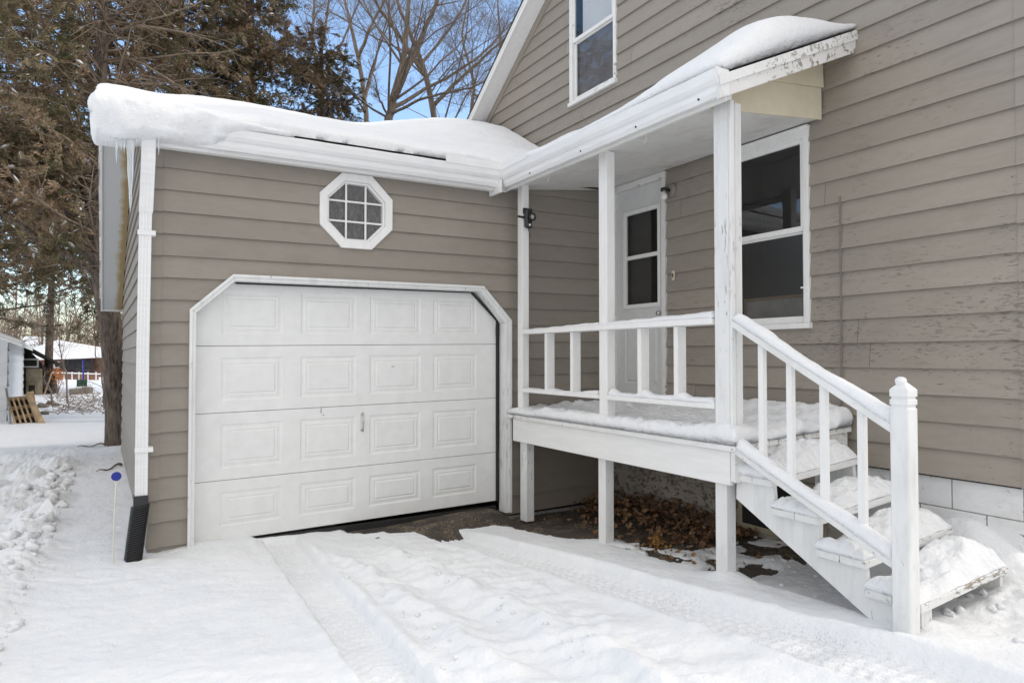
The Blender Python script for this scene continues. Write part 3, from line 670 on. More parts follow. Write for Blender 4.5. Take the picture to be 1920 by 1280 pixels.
# picture leaning inside, storm clip, snow on the meeting rail
b = B(); P0, P1 = 3.30, 4.0
for (a, c, z_, zz) in ((P0, P1, 1.985, 2.012), (P0, P1, 1.80, 1.825)): b.box(HX + 0.16, HX + 0.175, a, c, z_, zz, 0.002)
for (a, c) in ((P0, P0 + 0.025), (P1 - 0.025, P1)): b.box(HX + 0.161, HX + 0.174, a, c, 1.826, 1.984, 0.001)
b.build('picture_frame', 'picture_wood', r1)
b = B(); b.box(HX + 0.167, HX + 0.170, P0 + .02, P1 - .02, 1.82, 1.99, 0); b.build('picture', plain('faded_print', (0.34, 0.33, 0.31), 0.8, 0.2, 6), r1)
b = B(); b.box(HX - 0.046, HX - 0.03, 3.245, 3.285, 2.035, 2.047, 0.001); b.build('clip', 'white', r1)
r2, ya2, yb2, zm2 = sash_window('upstairs_window', W2, house, 'glass', mat='white_rail')
b = B(); b.box(HX + 0.05, HX + 0.055, ya2, yb2 - 0.10, zm2 + 0.03, W2[1] - 0.09, 0); b.build('blind_or_reflection', 'curtain_or_reflection', r2)
b = B(); b.box(HX + 0.05, HX + 0.054, ya2, yb2, W2[0] + 0.06, zm2, 0); b.build('curtain_or_reflection', plain('painted_sky_reflection', (0.20, 0.20, 0.215), 0.9, 0.25, 3), r2)  # even grey painted in for the sky reflected by the lower pane

# entry door
dr = bpy.data.objects.new('entry_door', None); COL.objects.link(dr); dr.parent = house; dr.location = Vector((HX, 5.19, 1.0)) - Vector(house.location)
z0, z1, y0, y1 = DR
b = B(); b.box(HX - 0.035, HX + 0.04, y0, y0 + 0.052, 0.98, z1 - 0.066, 0.003); b.box(HX - 0.035, HX + 0.04, y1 - 0.052, y1, 0.98, z1 - 0.066, 0.003); b.box(HX - 0.037, HX + 0.04, y0 - 0.002, y1 + 0.002, z1 - 0.065, z1, 0.003)
b.build('frame', 'white_rail', dr)
gy0, gy1, gz0, gz1 = 4.90, 5.40, 2.03, 3.00
ya, yb, XD = y0 + 0.054, y1 - 0.054, HX + 0.004
b = B()
def dq(a0, a1, c0, c1, x=XD): b.quad((x, a0, c0), (x, a1, c0), (x, a1, c1), (x, a0, c1))
pn = [(4.93, 5.13, 1.22, 1.84), (5.20, 5.42, 1.22, 1.84)]
dq(ya, yb, 1.0, 1.22); dq(ya, yb, 1.84, gz0); dq(ya, gy0, gz0, gz1); dq(gy1, yb, gz0, gz1); dq(ya, yb, gz1, z1 - 0.067)
dq(ya, 4.93, 1.22, 1.84); dq(5.13, 5.20, 1.22, 1.84); dq(5.42, yb, 1.22, 1.84)
for (a0, a1, c0, c1) in pn:
    prev = None
    for ins, dep in ((0, 0), (0.008, 0.009), (0.024, 0.008), (0.036, 0.0), (0.04, -0.001)):
        r = [(XD + dep, a0 + ins, c0 + ins), (XD + dep, a1 - ins, c0 + ins), (XD + dep, a1 - ins, c1 - ins), (XD + dep, a0 + ins, c1 - ins)]
        if prev:
            for k in range(4): b.quad(prev[k], prev[(k + 1) % 4], r[(k + 1) % 4], r[k])
        prev = r
    b.quad(*prev)
bmesh.ops.remove_doubles(b.bm, verts=b.bm.verts, dist=0.0002); b.build('door_leaf', 'grey_door', dr)
b = B()
b.box(XD - 0.022, XD + 0.01, gy0 - 0.03, gy0 + 0.012, gz0 - 0.03, gz1 + 0.03, 0.003); b.box(XD - 0.022, XD + 0.01, gy1 - 0.012, gy1 + 0.03, gz0 - 0.03, gz1 + 0.03, 0.003)
b.box(XD - 0.021, XD + 0.01, gy0 + .012, gy1 - .012, gz0 - 0.03, gz0 + 0.012, 0.003); b.box(XD - 0.021, XD + 0.01, gy0 + .012, gy1 - .012, gz1 - 0.012, gz1 + 0.03, 0.003)
zc = (gz0 + gz1) / 2 + 0.02; b.box(XD - 0.018, XD + 0.01, gy0 + .012, gy1 - .012, zc - 0.02, zc + 0.02, 0.003)
b.build('window_frame', 'white', dr)
b = B(); b.quad((XD + .004, gy0, gz0), (XD + .004, gy1, gz0), (XD + .004, gy1, gz1), (XD + .004, gy0, gz1)); b.build('pane', 'glass', dr)
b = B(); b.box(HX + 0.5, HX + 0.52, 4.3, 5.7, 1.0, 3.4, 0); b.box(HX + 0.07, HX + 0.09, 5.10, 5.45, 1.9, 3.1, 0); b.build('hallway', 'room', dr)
b = B(); b.lathe((XD - 0.001, 4.872, 1.93), (-1, 0, 0), [(0, 0.024), (0.004, 0.026), (0.012, 0.022), (0.015, 0.012), (0.03, 0.011), (0.04, 0.022), (0.055, 0.026), (0.066, 0.016)]); b.build('knob', 'chrome', dr, True)

b = B(); b.tube([(4.676, 2.961, 2.70), (4.676, 2.962, 2.4), (4.675, 2.963, 1.6), (4.675, 2.966, 1.16), (4.673, 2.972, 1.09), (4.672, 2.99, 1.06), (4.672, 3.01, 1.045), (4.674, 3.045, 1.035)], 0.006, 6); b.build('cable', 'cable', house)

# lamp, bell
pl = thing('porch_lamp', (4.69, 4.70, 3.10), 'bare white bulb in a black holder on the wall right of the entry door', 'lamp')
b = B(); b.lathe((4.686, 4.72, 3.12), (-1, 0, 0), [(0, 0.07), (0.01, 0.07), (0.022, 0.055), (0.026, 0.04)]); o = b.build('wall_plate', 'siding_new', pl, True); set_tone(o.data, np.full(len(o.data.vertices), .95))
b = B(); b.lathe((4.665, 4.72, 3.12), (-1, 0, 0.0), [(0, 0.018), (0.05, 0.018), (0.055, 0.02)]); b.lathe((4.60, 4.725, 3.14), (0, 0, -1), [(0, 0.02), (0.004, 0.034), (0.03, 0.036), (0.036, 0.03)]); b.build('holder', 'black', pl, True)
b = B(); b.lathe((4.60, 4.725, 3.105), (0, 0, -1), [(0, 0.014), (0.015, 0.015), (0.03, 0.026), (0.045, 0.032), (0.058, 0.0325), (0.072, 0.027), (0.082, 0.014), (0.085, 0.002)]); b.build('bulb', 'frosted', pl, True)
db = thing('doorbell', (4.69, 4.69, 2.28), 'small white doorbell button on the wall beside the entry door', 'doorbell')
b = B(); b.box(4.668, 4.684, 4.665, 4.70, 2.24, 2.33, 0.002); b.build('plate', 'cream', db)
b = B(); b.box(4.664, 4.668, 4.676, 4.69, 2.265, 2.305, 0.001); b.build('button', 'black', db)

# ------------------------------------------------------------------ porch
def tilt(c): return Vector((c[0], c[1], c[2] + 0.045 * (c[0] - 3.43)))
porch = thing('porch', (3.5, 4.3, 0), 'raised white wooden porch with posts, railing and small roof between house and garage', 'porch')
random.seed(3)
b = B(); x = 3.405
while x < 4.66:
    wd = 0.088 if x > 3.41 else 0.06
    b.box(x, min(x + wd, 4.668), 2.885 + random.uniform(-.004, .004), 5.70, 0.893, 0.930, 0.002); x += wd + 0.005
b.warp(tilt); b.build('deck', 'white_rail', porch)
b = B(); b.box(3.43, 3.465, 2.945, 5.635, 0.668, 0.889, 0.003); b.build('fascia_board', 'white_h', porch)
b = B(); b.box(3.432, 4.65, 2.905, 2.942, 0.69, 0.888, 0.003); b.warp(tilt); b.build('end_board', 'white_rail', porch)
b = B()
for y in (3.6, 4.2, 4.8, 5.4): b.box(3.467, 4.66, y, y + 0.04, 0.70, 0.889, 0)
b.warp(tilt); b.build('joist', 'wood', porch)
posts = {}
for nm, y0, y1, zt, x1 in (('L', 5.50, 5.592, 3.19, 3.535), ('M', 4.212, 4.315, 3.185, 3.548), ('C', 2.966, 3.090, 3.185, 3.592)):
    b = B()
    if nm == 'C':
        b.box(3.46, 3.525, y0 + 0.004, y1, 0.93, zt, 0.004); b.box(3.5275, x1, y0, y1 - 0.01, 0.935, zt, 0.005); b.box(3.461, 3.499, y0 - 0.020, y0 + 0.002, 0.935, zt, 0.003)
    else: b.box(3.46, x1, y0, y1, 0.93, zt, 0.004)
    b.build('post', 'white_worn' if nm == 'C' else 'white', porch)
for y0, y1, zb in ((5.44, 5.555, -0.10), (4.245, 4.338, -0.05), (3.004, 3.100, -0.03)):
    b = B(); b.box(3.4665, 3.556, y0, y1, zb, 0.70, 0.004); b.build('leg', 'white_worn', porch)
b = B(); b.box(3.436, 3.556, 3.10, 5.492, 1.716, 1.757, 0.004); b.build('top_rail', 'white', porch)
b = B(); b.box(3.448, 3.54, 4.318, 5.497, 1.152, 1.188, 0.004); b.build('bottom_rail', 'white', porch)
b = B(); b.box(3.448, 3.54, 3.093, 4.209, 1.150, 1.186, 0.004); b.build('bottom_rail', 'white', porch)
bp = None
for y in (5.102, 4.702, 3.834, 3.452):
    if bp is None:
        b = B(); b.box(3.462, 3.550, -0.02 + y, 0.02 + y, 1.1895, 1.7145, 0.003); bp = b.build('baluster', 'white', porch); yb0 = y
    else:
        o = bp.copy(); COL.objects.link(o); o.parent = porch; o.location = (0, y - yb0, 0)
# ceiling, roof, wedge, rake, gutter
def cz(x): return 3.175 + 0.125 * (x - 3.40)
b = B(); b.prism([(3.40, 3.11, cz(3.40)), (4.668, 3.11, cz(4.668)), (4.668, 3.11, cz(4.668) + 0.015), (3.40, 3.11, cz(3.40) + 0.015)], (0, 2.60, 0)); b.build('ceiling', 'ceiling', porch)
b = B()
b.box(3.345, 3.40, 2.88, 5.60, 3.150, 3.185, 0.002); b.build('soffit', 'white_rail', porch)
def rz(x): return 3.285 + (x - 3.30) * 0.45
b = B(); b.prism([(3.30, 2.86, rz(3.30) - 0.02), (4.69, 2.86, rz(4.69) - 0.02), (4.69, 2.86, rz(4.69)), (3.30, 2.86, rz(3.30))], (0, 2.9, 0)); b.build('roof', 'roofing', porch)
b = B(); b.prism([(3.24, 2.832, 3.108), (4.694, 2.832, 3.745), (4.694, 2.832, rz(4.69) - 0.012), (3.24, 2.832, rz(3.24) - 0.01)], (0, 0.035, 0), 0.003); b.build('rake_board', 'white_flake', porch)
b = B(); b.prism([(3.23, 2.818, 3.185), (4.698, 2.818, 3.838), (4.698, 2.818, rz(4.70) - 0.004), (3.23, 2.818, rz(3.23) - 0.004)], (0, 0.0135, 0), 0.002)
b.box(4.55, 4.70, 2.81, 2.817, 3.80, 3.90, 0.0) if False else None
b.build('rake_trim', 'white_rail', porch)
b = B()
lap = 3.50
b.prism([(3.42, 3.10, cz(3.42) - 0.012), (4.672, 3.10, cz(4.672) - 0.012), (4.672, 3.10, 3.80), (3.42, 3.10, 3.32)], (0, 0.012, 0))
b.prism([(3.80, 3.082, 3.455), (4.676, 3.082, 3.565), (4.676, 3.090, 3.80), (3.80, 3.090, 3.50)], (0, 0.0095, 0))
b.build('gable_end', 'cream', porch)
b = B(); b.prism([(3.42, 2.868, rz(3.42) - 0.1), (4.69, 2.868, rz(4.69) - 0.1), (4.69, 2.868, rz(4.69) - 0.085), (3.42, 2.868, rz(3.42) - 0.085)], (0, 0.23, 0)); b.build('eave_underside', 'cream', porch)
b = B(); b.box(3.318, 3.343, 2.868, 5.60, 3.125, 3.285, 0.002); b.build('fascia', 'white_h', porch)
b = B(); A = []; pr = kprof(); rows = []
nn = 20
for k in range(nn + 1):
    r_ = []
    for o_, u_ in pr:
        ye = 5.602 - o_ + 0.0; y = 2.835 + (ye - 2.835) * k / nn
        r_.append(b.bm.verts.new((3.317 - o_ + 0.023 * 0, y, 3.138 + u_ + 0.0015 * math.sin(k * 2.3))))
    rows.append(r_)
for ra, rb in zip(rows, rows[1:]):
    for i in range(len(pr)): b.bm.faces.new([ra[i], ra[(i + 1) % len(pr)], rb[(i + 1) % len(pr)], rb[i]])
b.bm.faces.new(rows[0]); b.build('gutter', 'metal_white', porch)
b = B(); b.prism([(3.192, 2.831, 3.30), (3.317, 2.831, 3.30), (3.317, 2.831, 3.138), (3.262, 2.831, 3.136), (3.24, 2.831, 3.20)], (0, 0.003, 0)); b.build('gutter_cap', 'metal_white', porch)
b = B(); b.box(3.194, 3.198, 5.02, 5.480, 3.285, 3.358, 0); b.build('splash_guard', 'metal_white', porch)
for y in (5.04, 4.28, 3.62, 3.02): b = B(); b.lathe((3.249, y, 3.163), (-1, 0, -0.3), [(-0.01, 0.009), (0.004, 0.008), (0.006, 0.002)], 8); b.build('rivet', 'dark', porch)
for k, y in enumerate((5.05, 3.75)):
    zz = cz(3.5) - 0.002
    b = B(); b.tube([(3.47, y, zz), (3.47, y, zz - 0.03), (3.47, y + 0.012, zz - 0.055), (3.47, y + 0.03, zz - 0.06), (3.47, y + 0.034, zz - 0.04)], 0.0025, 6); b.build('hook', 'white', porch)

# motion camera on the left post
mc = thing('security_camera', (3.50, 5.49, 2.86), 'black security camera with round lens clamped to the leftmost porch post', 'camera')
b = B(); b.box(3.465, 3.545, 5.44, 5.492, 2.755, 2.945, 0.018); b.box(3.46, 3.56, 5.475, 5.4985, 2.90, 2.955, 0.003); b.build('body', 'black', mc)
b = B(); b.tube([(3.475, 5.485, 2.862), (3.40, 5.485, 2.866)], 0.012, 8); b.build('bracket', 'black', mc)
b = B(); b.lathe((3.52, 5.445, 2.862), (0.15, -1, 0), [(0, 0.042), (0.035, 0.040), (0.04, 0.034), (0.03, 0.026)]); b.build('hood', 'black', mc, True)
b = B(); b.lathe((3.52, 5.415, 2.862), (0.15, -1, 0), [(0, 0.024), (0.004, 0.022), (0.009, 0.012), (0.011, 0.001)]); b.build('lens', plain('grey_lens', (0.45, 0.45, 0.45), 0.25), mc, True)
b = B(); b.lathe((3.505, 5.438, 2.785), (0, -1, 0), [(0, 0.013), (0.006, 0.011), (0.009, 0.002)]); b.build('sensor', 'white', mc, True)
b = B(); b.tube([(3.50, 5.46, 2.76), (3.50, 5.45, 2.725), (3.52, 5.46, 2.70), (3.535, 5.48, 2.66)], 0.0035, 6); b.build('cord', 'black', mc)

# ------------------------------------------------------------------ stairs
st = thing('stairs', (3.9, 2.4, 0.1), 'white open-riser wooden stairs with sloping handrail going down from the porch', 'stairs')
tre = [(2.955, 2.655, 0.742), (2.665, 2.345, 0.577), (2.372, 2.075, 0.402), (2.085, 1.788, 0.262)]
for i, (ya, yb, zt) in enumerate(tre):
    b = B(); ym = (ya + yb) / 2
    b.box(3.470, 4.385, ym + 0.002, ya, zt - 0.042, zt, 0.003); b.box(3.468, 4.388, yb, ym - 0.002, zt - 0.041, zt + 0.001, 0.003)
    tl = 0.072 if i < 3 else 0.052
    b.warp(lambda c: Vector((c[0], c[1], c[2] + tl * (c[0] - 3.47)))); b.build('tread', 'worn_h', st)
def stringer(x):
    b = B(); top = []
    pts = [(2.96, 0.60)]
    up_ = []
    for (ya, yb, zt) in tre: up_ += [(min(ya, 2.96), zt - 0.043), (yb + 0.02, zt - 0.043)]
    lowpts = [(1.808, 0.05), (2.02, 0.06), (2.96, 0.575)]
    tl = 0.072 * (x - 3.47)
    poly = [(x, y, z + tl) for y, z in up_] + [(x, y, z + tl * 0) for y, z in lowpts]
    b.prism(poly, (0.035, 0, 0), 0.002); return b
stringer(3.505).build('stringer', 'white_worn', st); stringer(4.335).build('stringer', 'white_worn', st)
b = B(); b.box(3.53, 3.60, 1.806, 1.84, 0.03, 0.218, 0.003); b.build('support', 'white_worn', st)
# newel
b = B(); nx0, nx1, ny0, ny1 = 3.374, 3.466, 1.793, 1.885
b.box(nx0, nx1, ny0, ny1, 0.02, 1.243, 0.006); b.box(nx0 + .007, nx1 - .007, ny0 + .007, ny1 - .007, 1.243, 1.256, 0); b.box(nx0, nx1, ny0, ny1, 1.256, 1.286, 0.004); b.box(nx0 + .007, nx1 - .007, ny0 + .007, ny1 - .007, 1.286, 1.298, 0)
cx, cy = (nx0 + nx1) / 2, (ny0 + ny1) / 2
b.box(nx0, nx1, ny0, ny1, 1.298, 1.336, 0.003)
b.hexa([(nx0 + .002, ny0 + .002, 1.336), (nx1 - .002, ny0 + .002, 1.336), (nx1 - .002, ny1 - .002, 1.336), (nx0 + .002, ny1 - .002, 1.336), (cx - .012, cy - .012, 1.372), (cx + .012, cy - .012, 1.372), (cx + .012, cy + .012, 1.372), (cx - .012, cy + .012, 1.372)], 0.002)
b.build('newel_post', 'white_worn', st)
# rails: bottoms measured at (y, z)
def rail(y0, z0, y1, z1, xc, wd, th, nm):
    b = B(); n = Vector((0, y1 - y0, z1 - z0)).normalized(); u = Vector((0, -n.z, n.y));
    if u.z < 0: u = -u
    b.bar(Vector((xc, y0, z0)) + u * th / 2, Vector((3.435, y1, z1)) + u * th / 2, wd, th, (0, 0, 1), 0.004); return b.build(nm, 'white_rail', st)
rail(2.965, 1.700, 1.888, 1.112, 3.505, 0.085, 0.042, 'handrail')
rail(2.965, 0.905, 1.888, 0.425, 3.462, 0.08, 0.040, 'lower_rail')
def ru(y): return 1.112 + (y - 1.888) * 0.546
def rl(y): return 0.425 + (y - 1.888) * 0.4457 + 0.044
for y in (2.775, 2.565, 2.340, 2.110):
    b = B(); h = 0.019; y = y * 0.986; xo = 3.437 + (y - 1.888) * 0.04 - 3.497
    b.hexa([(3.497 + xo, y - h, rl(y - h)), (3.535 + xo, y - h, rl(y - h)), (3.535 + xo, y + h, rl(y + h)), (3.497 + xo, y + h, rl(y + h)), (3.497 + xo, y - h, ru(y - h)), (3.535 + xo, y - h, ru(y - h)), (3.535 + xo, y + h, ru(y + h)), (3.497 + xo, y + h, ru(y + h))], 0.002)
    b.build('baluster', 'white', st)

# ------------------------------------------------------------------ snow lying on things
def snow_sheet(name, P, T, nu, nv, label, rad=0.09, over=0.03, amp=0.02, s=0.16, seed=1, crust=0.0):
    """P(u,v)->(x,y,z) base, T(u,v)->thickness, in arrays"""
    e = lambda n: 0.5 - 0.5 * np.cos(np.pi * (0.5 * np.linspace(0, 1, n) + 0.5 * (0.5 - 0.5 * np.cos(np.pi * np.linspace(0, 1, n)))))
    u = np.linspace(0, 1, nu); v = np.linspace(0, 1, nv)
    def dens(a): return 0.5 * a + 0.5 * (0.5 - 0.5 * np.cos(np.pi * a))
    U, Vv = np.meshgrid(dens(u), dens(v), indexing='ij')
    X, Y, Zb = P(U, Vv)
    # distance to the edges in metres
    c = lambda a, b_: np.sqrt((a[0] - b_[0]) ** 2 + (a[1] - b_[1]) ** 2)
    x0 = np.array(P(np.array(0.), np.array(0.5))); x1 = np.array(P(np.array(1.), np.array(0.5))); Lu = np.linalg.norm(x1 - x0)
    y0_ = np.array(P(np.array(0.5), np.array(0.))); y1_ = np.array(P(np.array(0.5), np.array(1.))); Lv = np.linalg.norm(y1_ - y0_)
    du = np.minimum(U, 1 - U) * Lu; dv = np.minimum(Vv, 1 - Vv) * Lv
    jag = vn(X, Y, 0.07, seed + 50) * 0.5 + 0.75
    f = lambda d: np.sqrt(np.clip(1 - (1 - np.clip(d / rad, 0, 1)) ** 2, 0, 1))
    edge = np.minimum(f(du), f(dv)) * 0.5 + 0.5 * f(du) * f(dv)
    th = np.maximum(T(U, Vv) * (1 + 0 * jag) + amp * fbm(X, Y + Zb, s, 4, seed) + crust * (0.03 * np.abs(fbm(X + 9, Y + Zb, 0.13, 3, seed + 3)) + 0.016 * fbm(X, Y + 2 * Zb, 0.03, 3, seed + 4)), 0.006) * edge
    # bulge outwards at mid height
    cu = (U - 0.5) * 2; cv = (Vv - 0.5) * 2
    ax = (x1 - x0) / Lu; ay = (y1_ - y0_) / Lv
    bu = np.sign(cu) * np.clip(1 - du / rad, 0, 1) ** 1.0 * np.sqrt(np.clip(edge, 0, 1)) * over * 2.2; bv = np.sign(cv) * np.clip(1 - dv / rad, 0, 1) * np.sqrt(np.clip(edge, 0, 1)) * over * 2.2
    wob = 0.012 * vn(X * 1.0, Y + Zb, 0.10, seed + 9)
    X2 = X + ax[0] * (bu + wob) + ay[0] * bv; Y2 = Y + ax[1] * bu + ay[1] * (bv + wob); Z2 = Zb + ax[2] * bu + ay[2] * bv + th
    n = nu * nv; vt = np.stack([X2.ravel(), Y2.ravel(), Z2.ravel()], 1); vb = np.stack([X.ravel(), Y.ravel(), Zb.ravel() + 0.001], 1)
    I, J = np.meshgrid(np.arange(nu - 1), np.arange(nv - 1), indexing='ij'); a = (I * nv + J).ravel(); Ft = np.stack([a, a + nv, a + nv + 1, a + 1], 1); Fb = Ft[:, ::-1] + n
    bnd = [i * nv for i in range(nu)] + [(nu - 1) * nv + j for j in range(1, nv)] + [i * nv + nv - 1 for i in range(nu - 2, -1, -1)] + [j for j in range(nv - 2, 0, -1)]
    bn = np.array(bnd); bn2 = np.roll(bn, -1); Fs = np.stack([bn, bn + n, bn2 + n, bn2], 1)
    me = mesh_np(name, np.vstack([vt, vb]), np.vstack([Ft, Fb, Fs])); me.validate()
    bm_ = bmesh.new(); bm_.from_mesh(me); bmesh.ops.recalc_face_normals(bm_, faces=bm_.faces); bm_.to_mesh(me); bm_.free()
    o = link(name, me, 'snow', None, True); return prop(o, label, 'snow', None, 'stuff')

# garage roof, front slope: u along x (0 left), v from eave to ridge
def Pg(U, V_):
    x = EX0 - 0.03 + U * (4.70 - EX0 + 0.03)
    ye = 5.57 - 0.14 * (1 - sstep(0.0, 0.34, U))
    y = ye + V_ * (RY + 0.02 - ye); z = 3.235 + (y - 5.52) * (REZ - 3.22) / (RY - 5.52) + 0.015 * (x - 0.27)
    z = z + 0.044 * sstep(0.17, 0.27, U) * (1 - sstep(0.63, 0.72, U)) * (1 - sstep(0.0, 0.12, V_))
    return x, y, z
def Tg(U, V_):
    left = 1 - sstep(0.05, 0.36, U)
    t = 0.115 + 0.035 * left + 0.02 * np.sin(U * 9) * (1 - left)
    t = t + 0.30 * sstep(0.55, 1.0, U) * sstep(0.12, 0.8, V_) + 0.03 * sstep(0.2, 0.9, V_)
    t = t - 0.13 * left * sstep(0.08, 0.4, V_) * (1 - 0.15 * sstep(0.80, 0.95, V_))
    t = t + 0.05 * np.exp(-((V_ - 0.25) / 0.12) ** 2) * sstep(0.25, 0.6, U)
    return t
snow_sheet('roof_snow', Pg, Tg, 170, 90, 'thick wind-smoothed snow covering the front slope of the garage roof', rad=0.11, over=0.02, amp=0.03, s=0.55, seed=21)
def Pgb(U, V_):
    x = EX0 - 0.03 + U * (4.70 - EX0); y = RY + V_ * 3.72; return x, y, REZ + 0.015 - (y - RY) * (REZ - 2.36) / (12.35 - RY) + 0.015 * (x - 0.27) + 0 * U
snow_sheet('roof_snow', Pgb, lambda U, V_: 0.12 + 0.30 * sstep(0.55, 1.0, U) + 0 * V_, 60, 40, 'snow on the rear slope of the garage roof beyond its ridge', rad=0.1, over=0.02, amp=0.02, s=0.5, seed=22)
# heavy lip that has slid over the gutter at the left end
def lip():
    nu, nk = 200, 44; V = []; 
    for i in range(nu):
        u = i / (nu - 1); x = -0.135 + u * 1.42
        L = 1 - float(sstep(0.35, 0.98, u)); hz = 0.12 * L + 0.045; 
        drop = 0.205 * (1 - float(sstep(0.52, 0.76, u))) * (1 - 0.28 * float(sstep(0.10, 0.32, u))) + 0.02
        if u < 0.03: e = math.sqrt(max(0.0, 1 - (1 - u / 0.03) ** 2)); 
        elif u > 0.93: e = math.sqrt(max(0.0, 1 - ((u - 0.93) / 0.07) ** 2))
        else: e = 1
        e = 0.25 + 0.75 * e if u < 0.5 else e
        zc = 3.262 + 0.015 * (x - 0.27)
        top = zc + 0.03 + (hz * 0.60) ; bot = zc - drop
        yc = 5.60; ry = (0.205 - 0.07 * float(sstep(0.35, 0.7, u))); 
        for k in range(nk):
            a = 2 * math.pi * k / nk; ca, sa = math.cos(a), math.sin(a)
            sx = math.copysign(abs(ca) ** 0.55, ca); sz = math.copysign(abs(sa) ** 0.62, sa)
            zz = (top + bot) / 2 + sz * (top - bot) / 2 * e
            yy = yc + sx * ry * e
            if sz < 0 and sx < 0: yy += 0.05 * (-sz) 
            V.append((x, yy, zz))
    V = np.array(V); n1 = fbm(V[:, 0] * 1.0, V[:, 2] + V[:, 1] * 0.7, 0.22, 4, 77); V[:, 1] -= 0.035 * n1 + 0.022 * vn(V[:, 0] * 0.3, V[:, 2], 0.035, 79) + 0.012 * fbm(V[:, 0], V[:, 2], 0.07, 3, 80); V[:, 2] += 0.02 * fbm(V[:, 0] + 3, V[:, 1], 0.3, 3, 78)
    Fc = [(i * nk + k, i * nk + (k + 1) % nk, (i + 1) * nk + (k + 1) % nk, (i + 1) * nk + k) for i in range(nu - 1) for k in range(nk)]
    me = bpy.data.meshes.new('overhanging_snow'); me.from_pydata(V.tolist(), [], Fc)
    bm_ = bmesh.new(); bm_.from_mesh(me); bm_.faces.new([v for v in list(bm_.verts)[:nk]]) if False else None
    bm_.verts.ensure_lookup_table(); bm_.faces.new(bm_.verts[:nk]); bm_.faces.new(list(bm_.verts[-nk:])[::-1]); bmesh.ops.recalc_face_normals(bm_, faces=bm_.faces); bm_.to_mesh(me); bm_.free()
    return prop(link('overhanging_snow', me, 'snow', None, True), 'heavy rounded lip of snow hanging over the gutter at the garage corner', 'snow', None, 'stuff')
lip()
# porch roof
def Pp(U, V_):
    y = 2.835 + U * (5.62 - 2.835); x = 3.26 + V_ * (4.70 - 3.26); return x, y, 3.30 + (x - 3.30) * 0.45 * sstep(3.2, 3.4, x) + 0 * U
def Tp(U, V_):
    return 0.085 + 0.20 * np.exp(-((U - 0.10) / 0.17) ** 2) * np.exp(-((V_ - 0.42) / 0.36) ** 2) + 0.03 * sstep(0.7, 1, U) + 0.02 * np.sin(U * 7) - 0.05 * sstep(0.75, 1.0, V_) * (1 - sstep(0.1, 0.4, U)) + 0.05 * sstep(0.2, 0.6, V_) * sstep(0.3, 0.6, U)
snow_sheet('roof_snow', Pp, Tp, 130, 80, 'smooth snow heaped on the small porch roof, thickest at its near end', rad=0.10, over=0.02, amp=0.02, s=0.4, seed=31)
# valley drift where roofs meet the house wall
def Pv(U, V_):
    y = 5.5 + U * 3.7; x = 3.7 + V_ * 1.0; zg = 3.235 + (y - 5.52) * 0.370 + 0.015 * (x - 0.27); zp = 3.30 + (x - 3.30) * 0.45
    return x, y, np.maximum(zg, np.where(y < 6.4, zp, 0)) + 0.05
snow_sheet('roof_snow', Pv, lambda U, V_: (0.10 + 0.16 * sstep(0.2, 0.6, U)) * sstep(0.0, 0.75, V_) + 0.03, 70, 50, 'snow drift in the valley where the garage roof meets the house wall', rad=0.2, over=0.0, amp=0.05, s=0.35, seed=33)
# deck
def Pd(U, V_):
    y = 2.875 + U * (5.68 - 2.875); x = 3.40 + V_ * (4.66 - 3.40); return x, y, 0.931 + 0.045 * (x - 3.43) + 0 * U
def Td(U, V_):
    x = 3.40 + V_ * 1.26; y = 2.875 + U * 2.8
    t = 0.055 + 0.03 * sstep(0.0, 0.3, 1 - U) + 0.045 * np.exp(-((U - 0.05) / 0.08) ** 2) * np.exp(-((V_ - 0.06) / 0.12) ** 2)
    t = t + 0.07 * sstep(0.80, 0.98, V_) * (1 - sstep(0.25, 0.6, U)) + 0.06 * fbm(x, y, 0.12, 3, 41) * sstep(0.2, 0.4, V_) * (1 - sstep(0.85, 1, V_))
    t = t - 0.035 * sstep(0.6, 0.9, U) * sstep(0.5, 0.9, V_) - 0.02 * sstep(0.1, 0.3, V_) * (1 - sstep(0.0, 0.04, U))
    return np.maximum(t, 0.012)
snow_sheet('deck_snow', Pd, Td, 180, 90, 'trodden snow lying on the porch deck', rad=0.045, over=0.012, amp=0.02, s=0.08, seed=41, crust=0.5)
# treads
tsn = [(0.075, 0.07, 'snow piled on the topmost stair tread just below the deck'), (0.05, 0.035, 'snow piled on the second stair tread from the top'), (0.045, 0.065, 'snow piled on the third stair tread from the top'), (0.06, 0.085, 'lumpy snow piled on the lowest stair tread by the newel post')]
for i, ((ya, yb, zt), (t0, t1, lb)) in enumerate(zip(tre, tsn)):
    tl = 0.072 if i < 3 else 0.052
    def Pt(U, V_, ya=ya, yb=yb, zt=zt, tl=tl): x = 3.468 + U * 0.91; y = yb + 0.008 + V_ * (ya - 0.012 - yb); return x, y, zt + 0.001 + tl * (x - 3.47) + 0 * V_
    def Tt(U, V_, t0=t0, t1=t1, i=i): return t0 * (0.35 + 0.65 * sstep(0.0, 0.22, V_)) * (1 - 0.5 * np.exp(-((U - 0.24) / 0.08) ** 2)) + t1 * np.exp(-((U - (0.62 + 0.05 * i)) / 0.26) ** 2) * sstep(0.0, 0.38, V_)
    snow_sheet('tread_snow', Pt, Tt, 130, 64, lb, rad=0.055, over=0.008, amp=0.04, s=0.13, seed=60 + i, crust=0.75 if i < 3 else 0.45)
